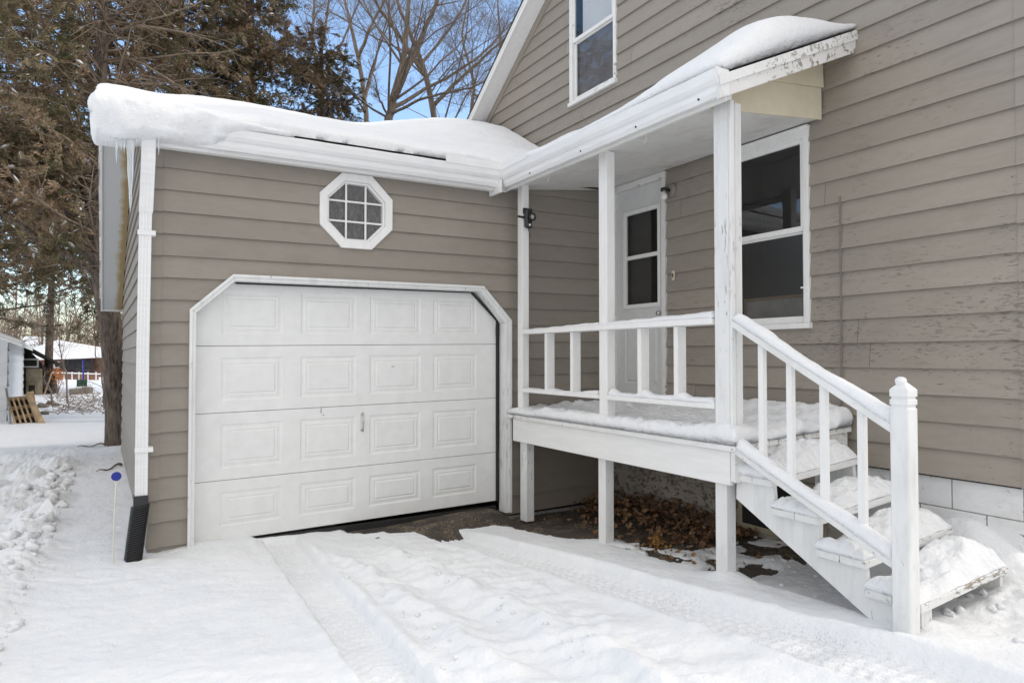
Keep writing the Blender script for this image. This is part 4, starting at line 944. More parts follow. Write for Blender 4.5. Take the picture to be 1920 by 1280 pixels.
# rails
def cap(name, pts, wd, hg, label, seed, fade=True):
    nk = 14; n = len(pts); V = []
    for i, p in enumerate(pts):
        p = Vector(p); u = i / (n - 1); e = min(1, math.sqrt(max(0, 1 - (1 - min(u, 1 - u) / 0.02) ** 2)) if min(u, 1 - u) < 0.02 else 1); e = max(e, 0.1)
        hh = hg(u) * e; d = (Vector(pts[min(i + 1, n - 1)]) - Vector(pts[max(i - 1, 0)])).normalized(); side = d.cross(Vector((0, 0, 1))).normalized(); up = side.cross(d)
        for k in range(nk):
            a = math.pi * k / (nk - 1); V.append(p + side * math.cos(a) * wd(u) / 2 * (0.9 + 0.1 * e) + up * (max(0.0, math.sin(a)) ** 0.7 * hh))
    V = np.array([tuple(v) for v in V]); V[:, 2] += 0.010 * fbm(V[:, 1] + V[:, 0], V[:, 2], 0.09, 3, seed) * (np.tile(np.sin(np.linspace(0, np.pi, nk)), n)); V[:, 0] += 0.006 * fbm(V[:, 1], V[:, 2], 0.12, 3, seed + 1)
    Fc = [(i * nk + k, i * nk + k + 1, (i + 1) * nk + k + 1, (i + 1) * nk + k) for i in range(n - 1) for k in range(nk - 1)] + [(i * nk, (i + 1) * nk, (i + 1) * nk + nk - 1, i * nk + nk - 1) for i in range(n - 1)]
    me = bpy.data.meshes.new(name); me.from_pydata(V.tolist(), [], Fc); bm_ = bmesh.new(); bm_.from_mesh(me); bmesh.ops.recalc_face_normals(bm_, faces=bm_.faces); bm_.to_mesh(me); bm_.free()
    return prop(link(name, me, 'snow', None, True), label, 'snow', None, 'stuff')
def line(a, b_, n): return [tuple(Vector(a).lerp(Vector(b_), i / (n - 1))) for i in range(n)]
cap('rail_snow', line((3.505, 2.955, 1.742), (3.437, 1.892, 1.160), 70), lambda u: 0.092, lambda u: 0.047 + 0.012 * math.sin(u * 9) + 0.03 * (u > 0.93) * (u - 0.93) / 0.07, 'ridge of snow along the sloping stair handrail', 5)
cap('rail_snow', line((3.462, 2.98, 0.955), (3.437, 1.892, 0.468), 70), lambda u: 0.094, lambda u: 0.055 + 0.01 * math.sin(u * 8 + 1), 'ridge of snow along the lower sloping stair rail', 7)
cap('rail_snow', line((3.496, 4.30, 1.757), (3.496, 3.10, 1.757), 60), lambda u: 0.105, lambda u: 0.018 + 0.030 * u, 'thin snow on the right half of the porch top rail', 9)
cap('rail_snow', line((3.496, 5.47, 1.757), (3.496, 4.32, 1.757), 60), lambda u: 0.095, lambda u: 0.006 + 0.022 * u, 'thin snow on the left half of the porch top rail', 10)
cap('rail_snow', line((3.494, 4.20, 1.186), (3.494, 3.10, 1.186), 70), lambda u: 0.088, lambda u: 0.022 + 0.035 * max(math.exp(-((u - 0.02) / 0.05) ** 2), math.exp(-((u - 0.37) / 0.05) ** 2), math.exp(-((u - 0.72) / 0.05) ** 2)) + 0.014 * u, 'snow drifted against the balusters on the right bottom rail', 11)
cap('rail_snow', line((3.494, 5.48, 1.188), (3.494, 4.33, 1.188), 60), lambda u: 0.088, lambda u: 0.007 + 0.02 * math.exp(-((u - 0.97) / 0.15) ** 2) + 0.012 * math.exp(-((u - 0.4) / 0.05) ** 2), 'thin snow on the left bottom rail', 12)
b = B(); bmesh.ops.create_icosphere(b.bm, subdivisions=3, radius=1.0)
b.warp(lambda c: Vector((cx - 0.006 + c.x * 0.027, cy + 0.008 + c.y * 0.027, 1.372 + c.z * 0.020 + 0.007 * math.sin(c.x * 4 + c.y * 2 + 1))))
prop(b.build('snow_cap', 'snow', None, True), 'little knob of snow on the tip of the newel post', 'snow', None, 'stuff')

# icicles
def icicle(x, y, z, l, r, label, group='icicles hanging from the snow at the garage corner'):
    prof = []
    n = 14
    for i in range(n): u = i / (n - 1); prof.append((l * u, r * (1 - u) ** 0.8 * (1 + 0.12 * math.sin(u * 17 + x * 50)) + 0.0008))
    b = B(); b.lathe((x, y, z), (0.01, 0, -1), prof, 8)
    return prop(b.build('icicle', 'ice', None, True), label, 'icicle', group)
icicle(0.115, 5.50, 3.10, 0.57, 0.028, 'longest icicle, hanging from the snow lip beside the downspout')
icicle(0.028, 5.48, 3.07, 0.20, 0.010, 'slender icicle left of the longest one, second longest of the row')
for x, l in ((0.058, 0.11), (0.075, 0.13), (0.095, 0.06), (-0.01, 0.05), (0.155, 0.05)): icicle(x, 5.48, 3.08, l, 0.007, 'short thin icicle in the fringe under the overhanging snow at the garage corner')
icicle(0.295, 5.49, 3.13, 0.155, 0.009, 'lone icicle just right of the downspout against the taupe siding')

# ------------------------------------------------------------------ ground
def tiltz(X, Y):
    w_ = sstep(0.9, 3.4, X); return w_ * np.clip(0.1 - (np.clip(Y, 0.5, 6.5) - 1.9) * 0.05, -0.14, 0.14)
def grow(a, step, g, lim):
    r = [a]; s = step
    while abs(r[-1] - a) < lim: s *= g; r.append(r[-1] + s)
    return r[1:]
dx = 0.0135
xs = np.arange(-1.3, 4.95, dx); ys = np.arange(1.15, 6.0, dx)
xs = np.concatenate([np.array([-v for v in grow(1.3, dx, 1.045, 420)])[::-1], xs, np.array(grow(xs[-1], dx, 1.16, 420))])
ys = np.concatenate([(ys[0] - (np.array(grow(0, dx, 1.12, 300))))[::-1], ys, np.array(grow(ys[-1], dx, 1.018, 500))])
Xg, Yg = np.meshgrid(xs, ys, indexing='ij')
def snow_height(X, Y):
    near = np.exp(-np.clip(np.abs(Y - 4) - 8, 0, None) / 12)
    z = tiltz(X, Y) + 0.004
    z = z + (0.030 * vn(X, Y, 1.3, 1) + 0.016 * vn(X, Y, 0.45, 2) + 0.012 * fbm(X, Y, 0.13, 4, 3)) * near
    # wind ripples
    z = z + 0.0015 * np.sin((Y * 0.9 + X * 0.35 + 0.25 * vn(X, Y, 0.6, 8)) * 42) * sstep(0.52, 0.62, vn(X, Y, 0.8, 9) + 0.5) * near
    # tyre track one
    e1 = 0.012 * vn(X, Y, 0.10, 11)
    c1 = 1.19 + 0.04 * (Y - 4.3) / 1.4; w1 = 0.135
    in1 = 1 - sstep(w1 - 0.012, w1 + 0.012, np.abs(X - c1 + e1)); fr = sstep(5.78, 5.70, Y)
    in1 = in1 * sstep(5.80, 5.70, Y) if False else in1 * (1 - sstep(5.72, 5.8, Y))
    tread = 0.009 * np.sin(Y * 95 + 40 * np.abs(X - c1)) * sstep(-0.3, 0.3, np.sin((X - c1) * 110))
    z = z - in1 * 0.055 + in1 * tread * 0.6
    z = z + 0.028 * np.exp(-((X - c1 - w1 - 0.05) / 0.04) ** 2) * (0.6 + vn(X, Y, 0.12, 12)) * (1 - sstep(5.3, 5.6, Y)) * (sstep(5.2, 3.8, Y) if False else 1)
    z = z + 0.018 * np.exp(-((X - c1 + w1 + 0.04) / 0.03) ** 2) * (0.4 + vn(X, Y, 0.10, 13)) * (1 - sstep(3.6, 4.6, Y))
    # tyre track two
    c2 = 2.70 + (4.2 - Y) * 0.13; w2 = 0.17 + 0.03 * sstep(4.5, 2.0, Y)
    in2 = (1 - sstep(w2 - 0.03, w2 + 0.03, np.abs(X - c2 + 0.6 * e1))) * (1 - sstep(5.45, 5.7, Y))
    z = z - in2 * 0.060 + in2 * (0.005 * np.sin((X - c2) * 105) + 0.004 * np.sin(Y * 90 + 30 * np.abs(X - c2)))
    z = z + 0.035 * np.exp(-((X - c2 - w2 - 0.06) / 0.06) ** 2) * (1 - sstep(4.8, 5.4, Y)) + 0.03 * np.exp(-((X - c2 + w2 + 0.05) / 0.05) ** 2) * (0.5 + vn(X, Y, 0.15, 14)) * (1 - sstep(4.6, 5.3, Y))
    # churned snow between the tracks
    mid = sstep(1.36, 1.48, X) * (1 - sstep(2.30, 2.55, X)) * (1 - sstep(4.7, 5.3, Y))
    r1_ = 1.52 + 0.10 * (4.6 - Y) / 2 + 0.05 * vn(Y, Y * 0, 0.5, 15); r2_ = 1.95 + 0.13 * (4.5 - Y) / 1.5 + 0.06 * vn(Y, Y * 0, 0.5, 16)
    z = z + mid * (0.050 * np.exp(-((X - r1_) / 0.07) ** 2) * (0.8 + 1.2 * vn(X, Y, 0.13, 17)) + 0.045 * np.exp(-((X - r2_) / 0.09) ** 2) * (0.8 + 1.2 * vn(X, Y, 0.17, 18)))
    z = z - mid * 0.03 * (np.exp(-((X - (r1_ + r2_) / 2) / 0.12) ** 2)) + mid * 0.030 * fbm(X, Y, 0.14, 4, 19)
    z = z + mid * 0.007 * np.sin((Y + 0.4 * X + 0.2 * vn(X, Y, 0.3, 20)) * 34)
    # shovelled and trodden snow at the left
    lf = sstep(-0.28, -0.62, X + 0.14 * vn(X, Y, 0.5, 22) + 0.02 * (Y - 6)) if False else 1 - sstep(-0.62, -0.28, X + 0.22 * vn(X, Y, 0.45, 22) - 0.02 * (Y - 6))
    lf = lf * sstep(3.0, 4.0, Y) * (1 - sstep(11.0, 14.0, Y)) * (1 - 0 * X)
    lum = np.maximum(0, vn(X, Y, 0.28, 23) + 0.12) * 0.15 + np.abs(fbm(X + 5, Y, 0.11, 3, 24)) * 0.055
    z = z + lf * (0.035 + lum + 0.02 * fbm(X, Y, 0.05, 3, 25))
    far = np.clip((Y - 11) / 20, 0, 1); z = z + far * (0.10 * vn(X, Y, 3.1, 26))
    # bank against the house and by the stairs
    z = z + 0.36 * np.exp(-((X - 4.72) / 0.22) ** 2) * np.exp(-((Y - 2.22) / 0.33) ** 2) + 0.12 * np.exp(-((X - 4.62) / 0.3) ** 2) * (1 - sstep(1.9, 2.3, Y))
    rg = sstep(3.75, 4.1, X) * (1 - sstep(1.65, 2.0, Y)); z = z + rg * (0.05 + 0.09 * fbm(X, Y, 0.20, 4, 28))
    z = z + 0.05 * np.exp(-(((X - 3.51) / 0.12) ** 2 + ((Y - 3.03) / 0.12) ** 2)) + 0.03 * np.exp(-(((X - 3.60) / 0.07) ** 2 + ((Y - 1.82) / 0.06) ** 2))
    z = z + 0.03 * np.exp(-(((X - 3.42) / 0.3) ** 2 + ((Y - 1.7) / 0.2) ** 2)) - 0.035 * np.exp(-(((X - 3.42) / 0.065) ** 2 + ((Y - 1.84) / 0.065) ** 2))
    # drift against the garage corner and door
    z = z + 0.03 * np.exp(-((Y - 5.75) / 0.2) ** 2) * (1 - sstep(1.0, 1.08, X)) * sstep(0.3, 0.6, X) + 0.02 * np.exp(-((Y - 5.4) / 0.15) ** 2) * (1 - sstep(0.85, 1.0, X)) * sstep(0.3, 0.5, X)
    # thin cover under stairs and deck, bare strip along garage and house
    n_ = 0.17 * fbm(X, Y, 0.30, 5, 30); nf = 0.030 * fbm(X, Y, 0.09, 4, 31)
    edge_y = 5.67 - 0.06 * sstep(2.0, 2.4, X) - 0.58 * sstep(3.0, 3.35, X)
    bare1 = sstep(-0.03, 0.05, Y - edge_y + 0.6 * n_ + 0.05 * fbm(X, Y, 0.10, 3, 37)) * sstep(1.75, 2.0, X)
    edge_x = 3.36 + 0.42 * sstep(4.75, 4.15, Y) - 0.05 * sstep(3.9, 3.3, Y)
    edge_x = 3.28 + 0.40 * (1 - sstep(4.15, 4.75, Y))
    bare2 = sstep(-0.06, 0.06, X - edge_x + n_) * sstep(4.10, 4.30, Y + 0.8 * n_)
    part = sstep(-0.08, 0.08, X - 3.52 + n_) * (1 - sstep(4.1, 4.35, Y)) * sstep(2.95, 3.25, Y + 0.5 * n_)
    z = z - np.maximum(bare1, bare2) * 0.15 - part * (0.018 + 0.075 * sstep(0.02, 0.4, fbm(X, Y, 0.20, 4, 33) * 2 + 0.35 * sstep(3.3, 4.2, Y)) + nf * 0.5 + 0.02 * sstep(4.2, 4.5, X))
    stz = sstep(3.56, 3.66, X) * (1 - sstep(3.0, 3.2, Y)) * sstep(2.0, 2.15, Y) * (1 - sstep(4.3, 4.5, X)); z = z - stz * 0.05
    z = z + 0.045 * np.exp(-(((X - 3.40) / 0.10) ** 2 + ((Y - 5.66) / 0.07) ** 2)) * 2.6
    return z, in1, in2
Zs, in1, in2 = snow_height(Xg, Yg)
nx, ny = Xg.shape
I, J = np.meshgrid(np.arange(nx - 1), np.arange(ny - 1), indexing='ij'); a = (I * ny + J).ravel(); Fg = np.stack([a, a + ny, a + ny + 1, a + 1], 1)
me = mesh_np('snow', np.stack([Xg.ravel(), Yg.ravel(), Zs.ravel()], 1), Fg)
dirt = np.clip(in1 * 0.35 + in2 * (0.25 + 0.7 * (1 - sstep(2.2, 3.6, Yg)) * sstep(1.6, 2.3, Yg)), 0, 1) * (0.5 + vn(Xg, Yg, 0.3, 44)); set_tone(me, np.clip(dirt, 0, 1).ravel())
o = link('snow', me, 'snow_ground', None, True); prop(o, 'snow covering the ground and driveway with tyre tracks', 'snow ground', None, 'structure')
# soil below
xs2 = np.concatenate([np.linspace(-400, -3, 12), np.linspace(-2.5, 5.0, 120), np.linspace(5.5, 400, 12)]); ys2 = np.concatenate([np.linspace(-300, 0.5, 8), np.linspace(0.8, 6.5, 100), np.linspace(7, 500, 12)])
X2, Y2 = np.meshgrid(xs2, ys2, indexing='ij'); Z2 = tiltz(X2, Y2) - 0.085 + 0.05 * sstep(3.2, 3.45, X2 - 0.02 * (Y2 - 4)) * sstep(2.9, 3.3, Y2) + 0.072 * sstep(5.2, 5.45, Y2) * (1 - sstep(3.2, 3.45, X2)) * sstep(1.6, 1.8, X2) + 0.10 * sstep(5.40, 5.62, Y2) * sstep(1.9, 3.2, X2) * (1 - sstep(3.3, 3.42, X2)) + 0.012 * fbm(X2, Y2, 0.3, 3, 55) + 0.05 * sstep(4.2, 4.7, X2) * sstep(4.2, 5.2, Y2) * (1 - sstep(5.8, 6.4, Y2))
nx2, ny2 = X2.shape; I, J = np.meshgrid(np.arange(nx2 - 1), np.arange(ny2 - 1), indexing='ij'); a = (I * ny2 + J).ravel()
me = mesh_np('ground', np.stack([X2.ravel(), Y2.ravel(), Z2.ravel()], 1), np.stack([a, a + ny2, a + ny2 + 1, a + 1], 1))
prop(link('ground', me, 'soil', None, True), 'bare dark earth and gravel showing beside the garage', 'ground', None, 'structure')

def ground_z(x, y):
    z = float(snow_height(np.array([x]), np.array([y]))[0][0]); g = float(tiltz(np.array([x]), np.array([y]))[0]) - 0.04; return max(z, g)

# snow chunks thrown up by the shovel
def blob(b, c, r, sq=(1, 1, 1), seed=0, sub=2):
    t = bmesh.new(); bmesh.ops.create_icosphere(t, subdivisions=sub, radius=1.0); rr = random.Random(seed); ph = [rr.uniform(0, 6) for _ in range(6)]
    mp = {}
    for v in t.verts:
        d = 1 + 0.34 * math.sin(v.co.x * 3 + ph[0]) * math.sin(v.co.y * 3.3 + ph[1]) + 0.14 * math.sin(v.co.z * 6 + ph[2] + v.co.x * 4)
        p = v.co * d; mp[v] = b.bm.verts.new((c[0] + p.x * r * sq[0], c[1] + p.y * r * sq[1], c[2] + p.z * r * sq[2]))
    for f in t.faces: b.bm.faces.new([mp[v] for v in f.verts])
    t.free()
b = B(); rr = random.Random(5)
for k in range(240):
    y = rr.uniform(3.9, 10.5); x = -0.40 - abs(rr.gauss(0, 0.22)) + 0.02 * (y - 6); r_ = 0.008 + 0.055 * rr.random() ** 3
    blob(b, (x, y, ground_z(x, y) + r_ * 0.25), r_, (1, 1, 0.7), k, 2)
for k in range(26):
    x = rr.uniform(3.7, 4.6); y = rr.uniform(1.4, 2.1); r_ = rr.uniform(0.008, 0.032); blob(b, (x, y, ground_z(x, y) + r_ * 0.2), r_, (1, 1, 0.7), k + 300, 2)
for k in range(40):
    y = rr.uniform(2.6, 4.4); x = 1.42 + 0.1 * (4.4 - y) / 2 + rr.gauss(0, 0.05) + (0.5 if k % 2 else 0); r_ = rr.uniform(0.006, 0.018); blob(b, (x, y, ground_z(x, y) + r_ * 0.2), r_, (1, 1, 0.7), k + 500, 2)
for k in range(50):
    y = rr.uniform(2.2, 4.2); x = rr.uniform(3.6, 4.5); r_ = rr.uniform(0.005, 0.02); blob(b, (x, y, ground_z(x, y) + r_ * 0.2), r_, (1, 1, 0.6), k + 700, 1)
prop(b.build('snow_crumbs', 'snow', None, True), 'loose lumps and crumbs of snow along the shovelled edge and wheel ruts', 'snow', None, 'stuff')
b = B(); b.hexa([(-0.62, 7.3, 0.06), (-0.40, 7.15, 0.06), (-0.34, 7.2, 0.10), (-0.55, 7.4, 0.12), (-0.48, 7.42, 0.26), (-0.43, 7.38, 0.27), (-0.34, 7.24, 0.13), (-0.47, 7.46, 0.25)], 0.01)
b.warp(lambda c: Vector((-0.47, 7.3, 0.06)) + (c - Vector((-0.47, 7.3, 0.06))) * 0.72)
prop(b.build('snow_slab', 'snow', None), 'flat pointed slab of crusted snow standing up in the shovelled bank', 'snow slab')

# ------------------------------------------------------------------ dead leaves
def leaves(name, pts, size, label, mat='leaf', cat='leaves', seed=1, curl=0.5):
    r = np.random.default_rng(seed); n = len(pts); pts = np.asarray(pts, dtype=float)
    # lobed leaf outline, 10 rim points around a midrib
    ang = np.array([0, .45, .8, 1.3, 1.7, 2.2, math.pi, -2.2, -1.7, -1.3, -.8, -.45]); rad = np.array([1.0, .55, .8, .45, .7, .35, .55, .35, .7, .45, .8, .55])
    base = np.stack([np.cos(ang) * rad, np.sin(ang) * rad * 0.8, np.zeros(12)], 1); k = len(base) + 1
    V = []; F = []; T = []
    for i in range(n):
        s = size * r.uniform(0.55, 1.25); p = base * s; p[:, 2] = curl * s * (r.uniform(-1, 1) * (p[:, 0] / s) ** 2 + r.uniform(-1.2, 1.2) * (p[:, 1] / s) ** 2) + r.normal(0, 0.08 * s, 12)
        p = np.vstack([p, [[0, 0, -0.05 * s]]])
        ax = r.normal(0, 1, 3); a_, b_, c_ = r.uniform(0, 6.28), r.normal(0, 0.55), r.normal(0, 0.55)
        Rz = np.array([[math.cos(a_), -math.sin(a_), 0], [math.sin(a_), math.cos(a_), 0], [0, 0, 1]]); Rx = np.array([[1, 0, 0], [0, math.cos(b_), -math.sin(b_)], [0, math.sin(b_), math.cos(b_)]]); Ry = np.array([[math.cos(c_), 0, math.sin(c_)], [0, 1, 0], [-math.sin(c_), 0, math.cos(c_)]])
        p = p @ (Rz @ Rx @ Ry).T + pts[i]; o_ = len(V) * 1; V.append(p); T += [r.uniform(0, 1)] * k
        for j in range(12): F.append((i * k + 12, i * k + j, i * k + (j + 1) % 12))
    me = mesh_np(name, np.vstack(V), np.array(F)); set_tone(me, np.array(T)); o = link(name, me, mat); return prop(o, label, cat, None, 'stuff')
pts = []; r = np.random.default_rng(9)
while len(pts) < 950:
    x = 4.70 - abs(r.normal(0, 0.38)); y = r.uniform(3.7, 5.70)
    if x < 3.62 + 0.35 * max(0, (4.4 - y)) or (y > 5.3 and x < 4.15): continue
    h = max(0, 0.20 * (1 - (4.70 - x) / 0.75)) * min(1, (y - 3.5) / 1.2) ; pts.append((x, y, float(tiltz(np.array([x]), np.array([y]))[0]) - 0.02 + r.uniform(0.2, 1) * h + 0.01))
leaves('leaf_pile', pts, 0.045, 'drift of dead brown oak leaves against the house under the porch', seed=2)
pts = []
for _ in range(110):
    x, y = r.uniform(3.55, 4.6), r.uniform(3.2, 4.6); pts.append((x, y, ground_z(x, y) + 0.012))
for _ in range(30):
    x, y = r.uniform(2.0, 3.9), r.uniform(5.45, 5.72); pts.append((x, y, ground_z(x, y) + 0.008))
leaves('scattered_leaves', pts, 0.036, 'scattered curled brown leaves on the thin snow under the porch', seed=3)
pts = [(3.80 + r.normal(0, .045), 4.02 + r.normal(0, .045), -0.03 + abs(r.normal(0.03, .03))) for _ in range(90)]
leaves('dried_flower_head', pts, 0.026, 'golden tuft of dried flower lying on the snow behind the middle porch leg', mat=leafy('dry_gold', [(0.1, (0.22, 0.10, 0.03)), (0.9, (0.55, 0.33, 0.12))], 5), cat='dried flower', seed=4, curl=1.0)
bpy.data.objects['dried_flower_head']['kind'] = 'thing'

# driveway marker
mk = thing('driveway_marker', (0.044, 5.561, 0), 'thin pale driveway marker rod with round blue reflector left of the garage', 'marker')
b = B(); b.tube([(0.040, 5.561, -0.1), (0.044, 5.561, 0.25), (0.054, 5.561, 0.595)], 0.0042, 8); b.tube([(0.054, 5.561, 0.585), (0.045, 5.561, 0.61)], 0.003, 6); b.tube([(0.054, 5.561, 0.585), (0.066, 5.561, 0.61)], 0.003, 6); b.build('rod', 'rod', mk)
b = B(); b.lathe((0.056, 5.566, 0.642), (0.02, -1, 0), [(0, 0.036), (0.008, 0.036)], 28); b.build('rim', 'rod', mk, False)
b = B(); b.lathe((0.056, 5.5575, 0.642), (0.02, -1, 0), [(0, 0.0325), (0.003, 0.0325)], 28); b.build('reflector', 'blue', mk)

# ------------------------------------------------------------------ trees
class Twigs:
    """many tapered branch pieces gathered in one numpy mesh"""
    def __init__(s, k=5): s.V = []; s.F = []; s.n = 0; s.k = k
    def add(s, pts, rad, k=None):
        k = k or s.k; pts = np.asarray(pts, dtype=float); n = len(pts); d = np.gradient(pts, axis=0); d /= (np.linalg.norm(d, axis=1)[:, None] + 1e-9)
        ref = np.array([0, 0, 1.0]) if abs(d[0, 2]) < 0.9 else np.array([1.0, 0, 0]); u = np.cross(d, ref); u /= (np.linalg.norm(u, axis=1)[:, None] + 1e-9); v = np.cross(d, u)
        a = np.arange(k) * 2 * np.pi / k; r_ = np.asarray(rad)[:, None, None]
        P = pts[:, None, :] + (u[:, None, :] * np.cos(a)[None, :, None] + v[:, None, :] * np.sin(a)[None, :, None]) * r_
        s.V.append(P.reshape(-1, 3)); i, j = np.meshgrid(np.arange(n - 1), np.arange(k), indexing='ij'); i = i.ravel(); j = j.ravel(); j2 = (j + 1) % k
        s.F.append(np.stack([i * k + j, i * k + j2, (i + 1) * k + j2, (i + 1) * k + j], 1) + s.n); s.n += n * k
    def mesh(s, name): return mesh_np(name, np.vstack(s.V), np.vstack(s.F))

def curve(p0, d0, L, n, wob, r, up=0.0):
    pts = [np.array(p0, float)]; d = np.array(d0, float); d /= np.linalg.norm(d)
    for i in range(n - 1):
        d = d + r.normal(0, wob, 3) + np.array([0, 0, up]); d /= np.linalg.norm(d); pts.append(pts[-1] + d * L / (n - 1))
    return np.array(pts)

def bare_tree(name, base, stems, label, group=None, seed=1, rad=0.16, depth=4, cat='tree', spread=1.0, dens=1.0, mat='bark_grey'):
    r = np.random.default_rng(seed); root = thing(name, tuple(base), label, cat, group); tr = Twigs(8); cr = Twigs(4)
    def sub(pts, rr, L, lev):
        n = len(pts); cnt = int((9 if lev == 1 else 6 if lev == 2 else 4) * dens + r.uniform(0, 1.2))
        for c in range(cnt):
            t = r.uniform(0.22, 0.98); i = int(t * (n - 1)); p = pts[i]; d = pts[min(i + 1, n - 1)] - pts[max(i - 1, 0)]; d = d / (np.linalg.norm(d) + 1e-9)
            side = r.normal(0, 1, 3); side -= d * side.dot(d); side /= np.linalg.norm(side) + 1e-9
            nd = d * r.uniform(0.5, 0.95) + side * r.uniform(0.5, 1.15) * spread + np.array([0, 0, 0.12]); l = L * r.uniform(0.42, 0.72) * (1.15 - 0.4 * t); r0 = min(rr[i] * r.uniform(0.26, 0.45), 0.040 / lev ** 0.8)
            m_ = 8 if lev < 3 else 6; q = curve(p, nd, l, m_, 0.13, r, 0.035); r1 = max(0.0032, r0 * 0.22); ra = np.linspace(r0, r1, m_)
            cr.add(q, ra, 5 if lev < 2 else 3)
            if lev < depth and l > 0.25: sub(q, ra, l, lev + 1)
    for (pts_, r0, r1) in stems:
        P = np.array([tuple(p) for p in pts_]); t = np.linspace(0, 1, len(P)); tt = np.linspace(0, 1, 18); Q = np.stack([np.interp(tt, t, P[:, k]) for k in range(3)], 1); Q[1:] += r.normal(0, 0.012, Q[1:].shape)
        ra = np.linspace(r0, r1, 18); tr.add(Q, ra, 9); L = np.linalg.norm(Q[-1] - Q[0]); sub(Q, ra, L * 0.62, 1)
    link('trunk', tr.mesh('trunk'), mat, root, True); link('crown', cr.mesh('crown'), mat, root, True); return root

G0 = lambda p: Vector((p.x, p.y, 0))
S_ = survey
# main pair of bare trees behind the garage
d = 21
base = G0(S_(825, 230, d)); 
bare_tree('bare_tree', base, [([base, S_(822, 300, d), S_(815, 220, d), S_(795, 130, d), S_(768, 60, d), S_(745, 0, d + .3), S_(715, -140, d + .5)], 0.13, 0.035), ([S_(795, 140, d), S_(770, 100, d), S_(735, 50, d - .4), S_(700, 0, d - .6), S_(660, -100, d - 1)], 0.085, 0.03), ([S_(812, 200, d), S_(850, 160, d), S_(905, 110, d + .5), S_(960, 60, d + 1), S_(1010, 0, d + 1)], 0.07, 0.02), ([S_(790, 120, d), S_(815, 90, d + .4), S_(860, 30, d + .8), S_(900, -60, d + 1)], 0.055, 0.02)],
    'tall bare tree behind the garage, left of the twin-stemmed one, leaning left', 'bare trees behind the garage', 3, dens=1.0)
d = 19
base = G0(S_(728, 230, d))
base2 = G0(S_(728, 230, d))
bare_tree('bare_tree', base2, [([base2, S_(728, 225, d), S_(740, 180, d), S_(757, 110, d), S_(762, 60, d), S_(768, 0, d), S_(775, -120, d)], 0.14, 0.035), ([S_(735, 190, d), S_(755, 150, d - .3), S_(790, 70, d - .5), S_(820, 0, d - .8), S_(850, -90, d - 1)], 0.11, 0.03), ([S_(733, 205, d), S_(775, 180, d + .5), S_(830, 150, d + 1), S_(890, 115, d + 1.3), S_(930, 75, d + 1.4), S_(960, 40, d + 1.5)], 0.065, 0.018), ([S_(732, 215, d), S_(790, 185, d - .5), S_(850, 172, d - .6), S_(905, 158, d - .8), S_(960, 140, d - 1)], 0.045, 0.015), ([S_(731, 220, d), S_(712, 190, d - .4), S_(705, 160, d - .4), S_(690, 110, d - .4)], 0.035, 0.012)],
    'large bare tree with a forked grey trunk just left of the house gable', 'bare trees behind the garage', 5, dens=1.1)
d = 24
base3 = G0(S_(688, 230, d))
bare_tree('bare_tree', base3, [([base3, S_(688, 230, d), S_(676, 130, d), S_(660, 60, d), S_(645, 0, d), S_(630, -120, d)], 0.11, 0.03), ([S_(672, 110, d), S_(690, 60, d - .4), S_(722, 0, d), S_(740, -70, d)], 0.07, 0.025), ([S_(683, 190, d), S_(700, 130, d + 1), S_(715, 70, d + 1.2), S_(735, 10, d + 1.2)], 0.06, 0.02)],
    'bare tree rising close to the right edge of the brown cedars', 'bare trees behind the garage', 8, dens=0.9)
d = 26
base4 = G0(S_(600, 230, d))
bare_tree('bare_tree', base4, [([base4, S_(598, 230, d), S_(600, 120, d), S_(612, 40, d), S_(622, -80, d)], 0.10, 0.03), ([S_(600, 150, d), S_(585, 70, d), S_(590, 0, d), S_(580, -80, d)], 0.08, 0.03), ([S_(601, 170, d), S_(650, 60, d), S_(675, 0, d)], 0.06, 0.02)],
    'pale-barked bare tree half hidden behind the cedar foliage', 'bare trees behind the garage', 12, dens=0.9)
d = 30
base5 = G0(S_(925, 230, d))
bare_tree('bare_tree', base5, [([base5, S_(925, 240, d), S_(935, 150, d), S_(938, 70, d), S_(932, 0, d), S_(940, -60, d)], 0.10, 0.02), ([S_(928, 200, d), S_(880, 170, d), S_(850, 120, d)], 0.045, 0.015)],
    'thin bare sapling top against the blue sky beside the gable edge', 'bare trees behind the garage', 15, dens=0.7)
d = 34
for k, (px, sd_) in enumerate(((880, 21),)):
    bs = G0(S_(px, 230, d)); bare_tree('bare_tree', bs, [([bs, S_(px, 240, d), S_(px + 10, 160, d), S_(px - 15, 70, d), S_(px, -10, d)], 0.13, 0.03), ([S_(px, 235, d), S_(px + 50, 190, d), S_(px + 80, 150, d)], 0.06, 0.02)],
        ['distant bare tree low on the skyline next to the gable', 'distant bare tree behind the leaning pair'][k], 'bare trees behind the garage', sd_, dens=0.9)

# cedar sprays
def spray_template(r, n=15):
    """one flat, feathery spray along +x, made of slim triangles"""
    V = []; F = []
    for i in range(n):
        t = i / n; s = -1 if i % 2 else 1; x = t * 1.0; l = (0.42 * (1 - t) + 0.14) * r.uniform(0.7, 1.3); a = s * r.uniform(0.45, 0.95); z = r.normal(0, 0.05)
        w_ = 0.055 * r.uniform(0.7, 1.5); dx_, dy_ = math.cos(a), math.sin(a); b = len(V)
        V += [(x - dy_ * w_ * 0.5, dx_ * w_ * 0.5 * 0, z), (x + dx_ * l * 0.5 - dy_ * w_, dy_ * l * 0.5 + dx_ * w_, z + r.normal(0, .05)), (x + dx_ * l, dy_ * l, z + r.normal(0, .08) - .05), (x + dx_ * l * 0.5 + dy_ * w_, dy_ * l * 0.5 - dx_ * w_, z + r.normal(0, .03))]; F += [(b, b + 1, b + 2), (b, b + 2, b + 3)]
    return np.array(V), np.array(F)
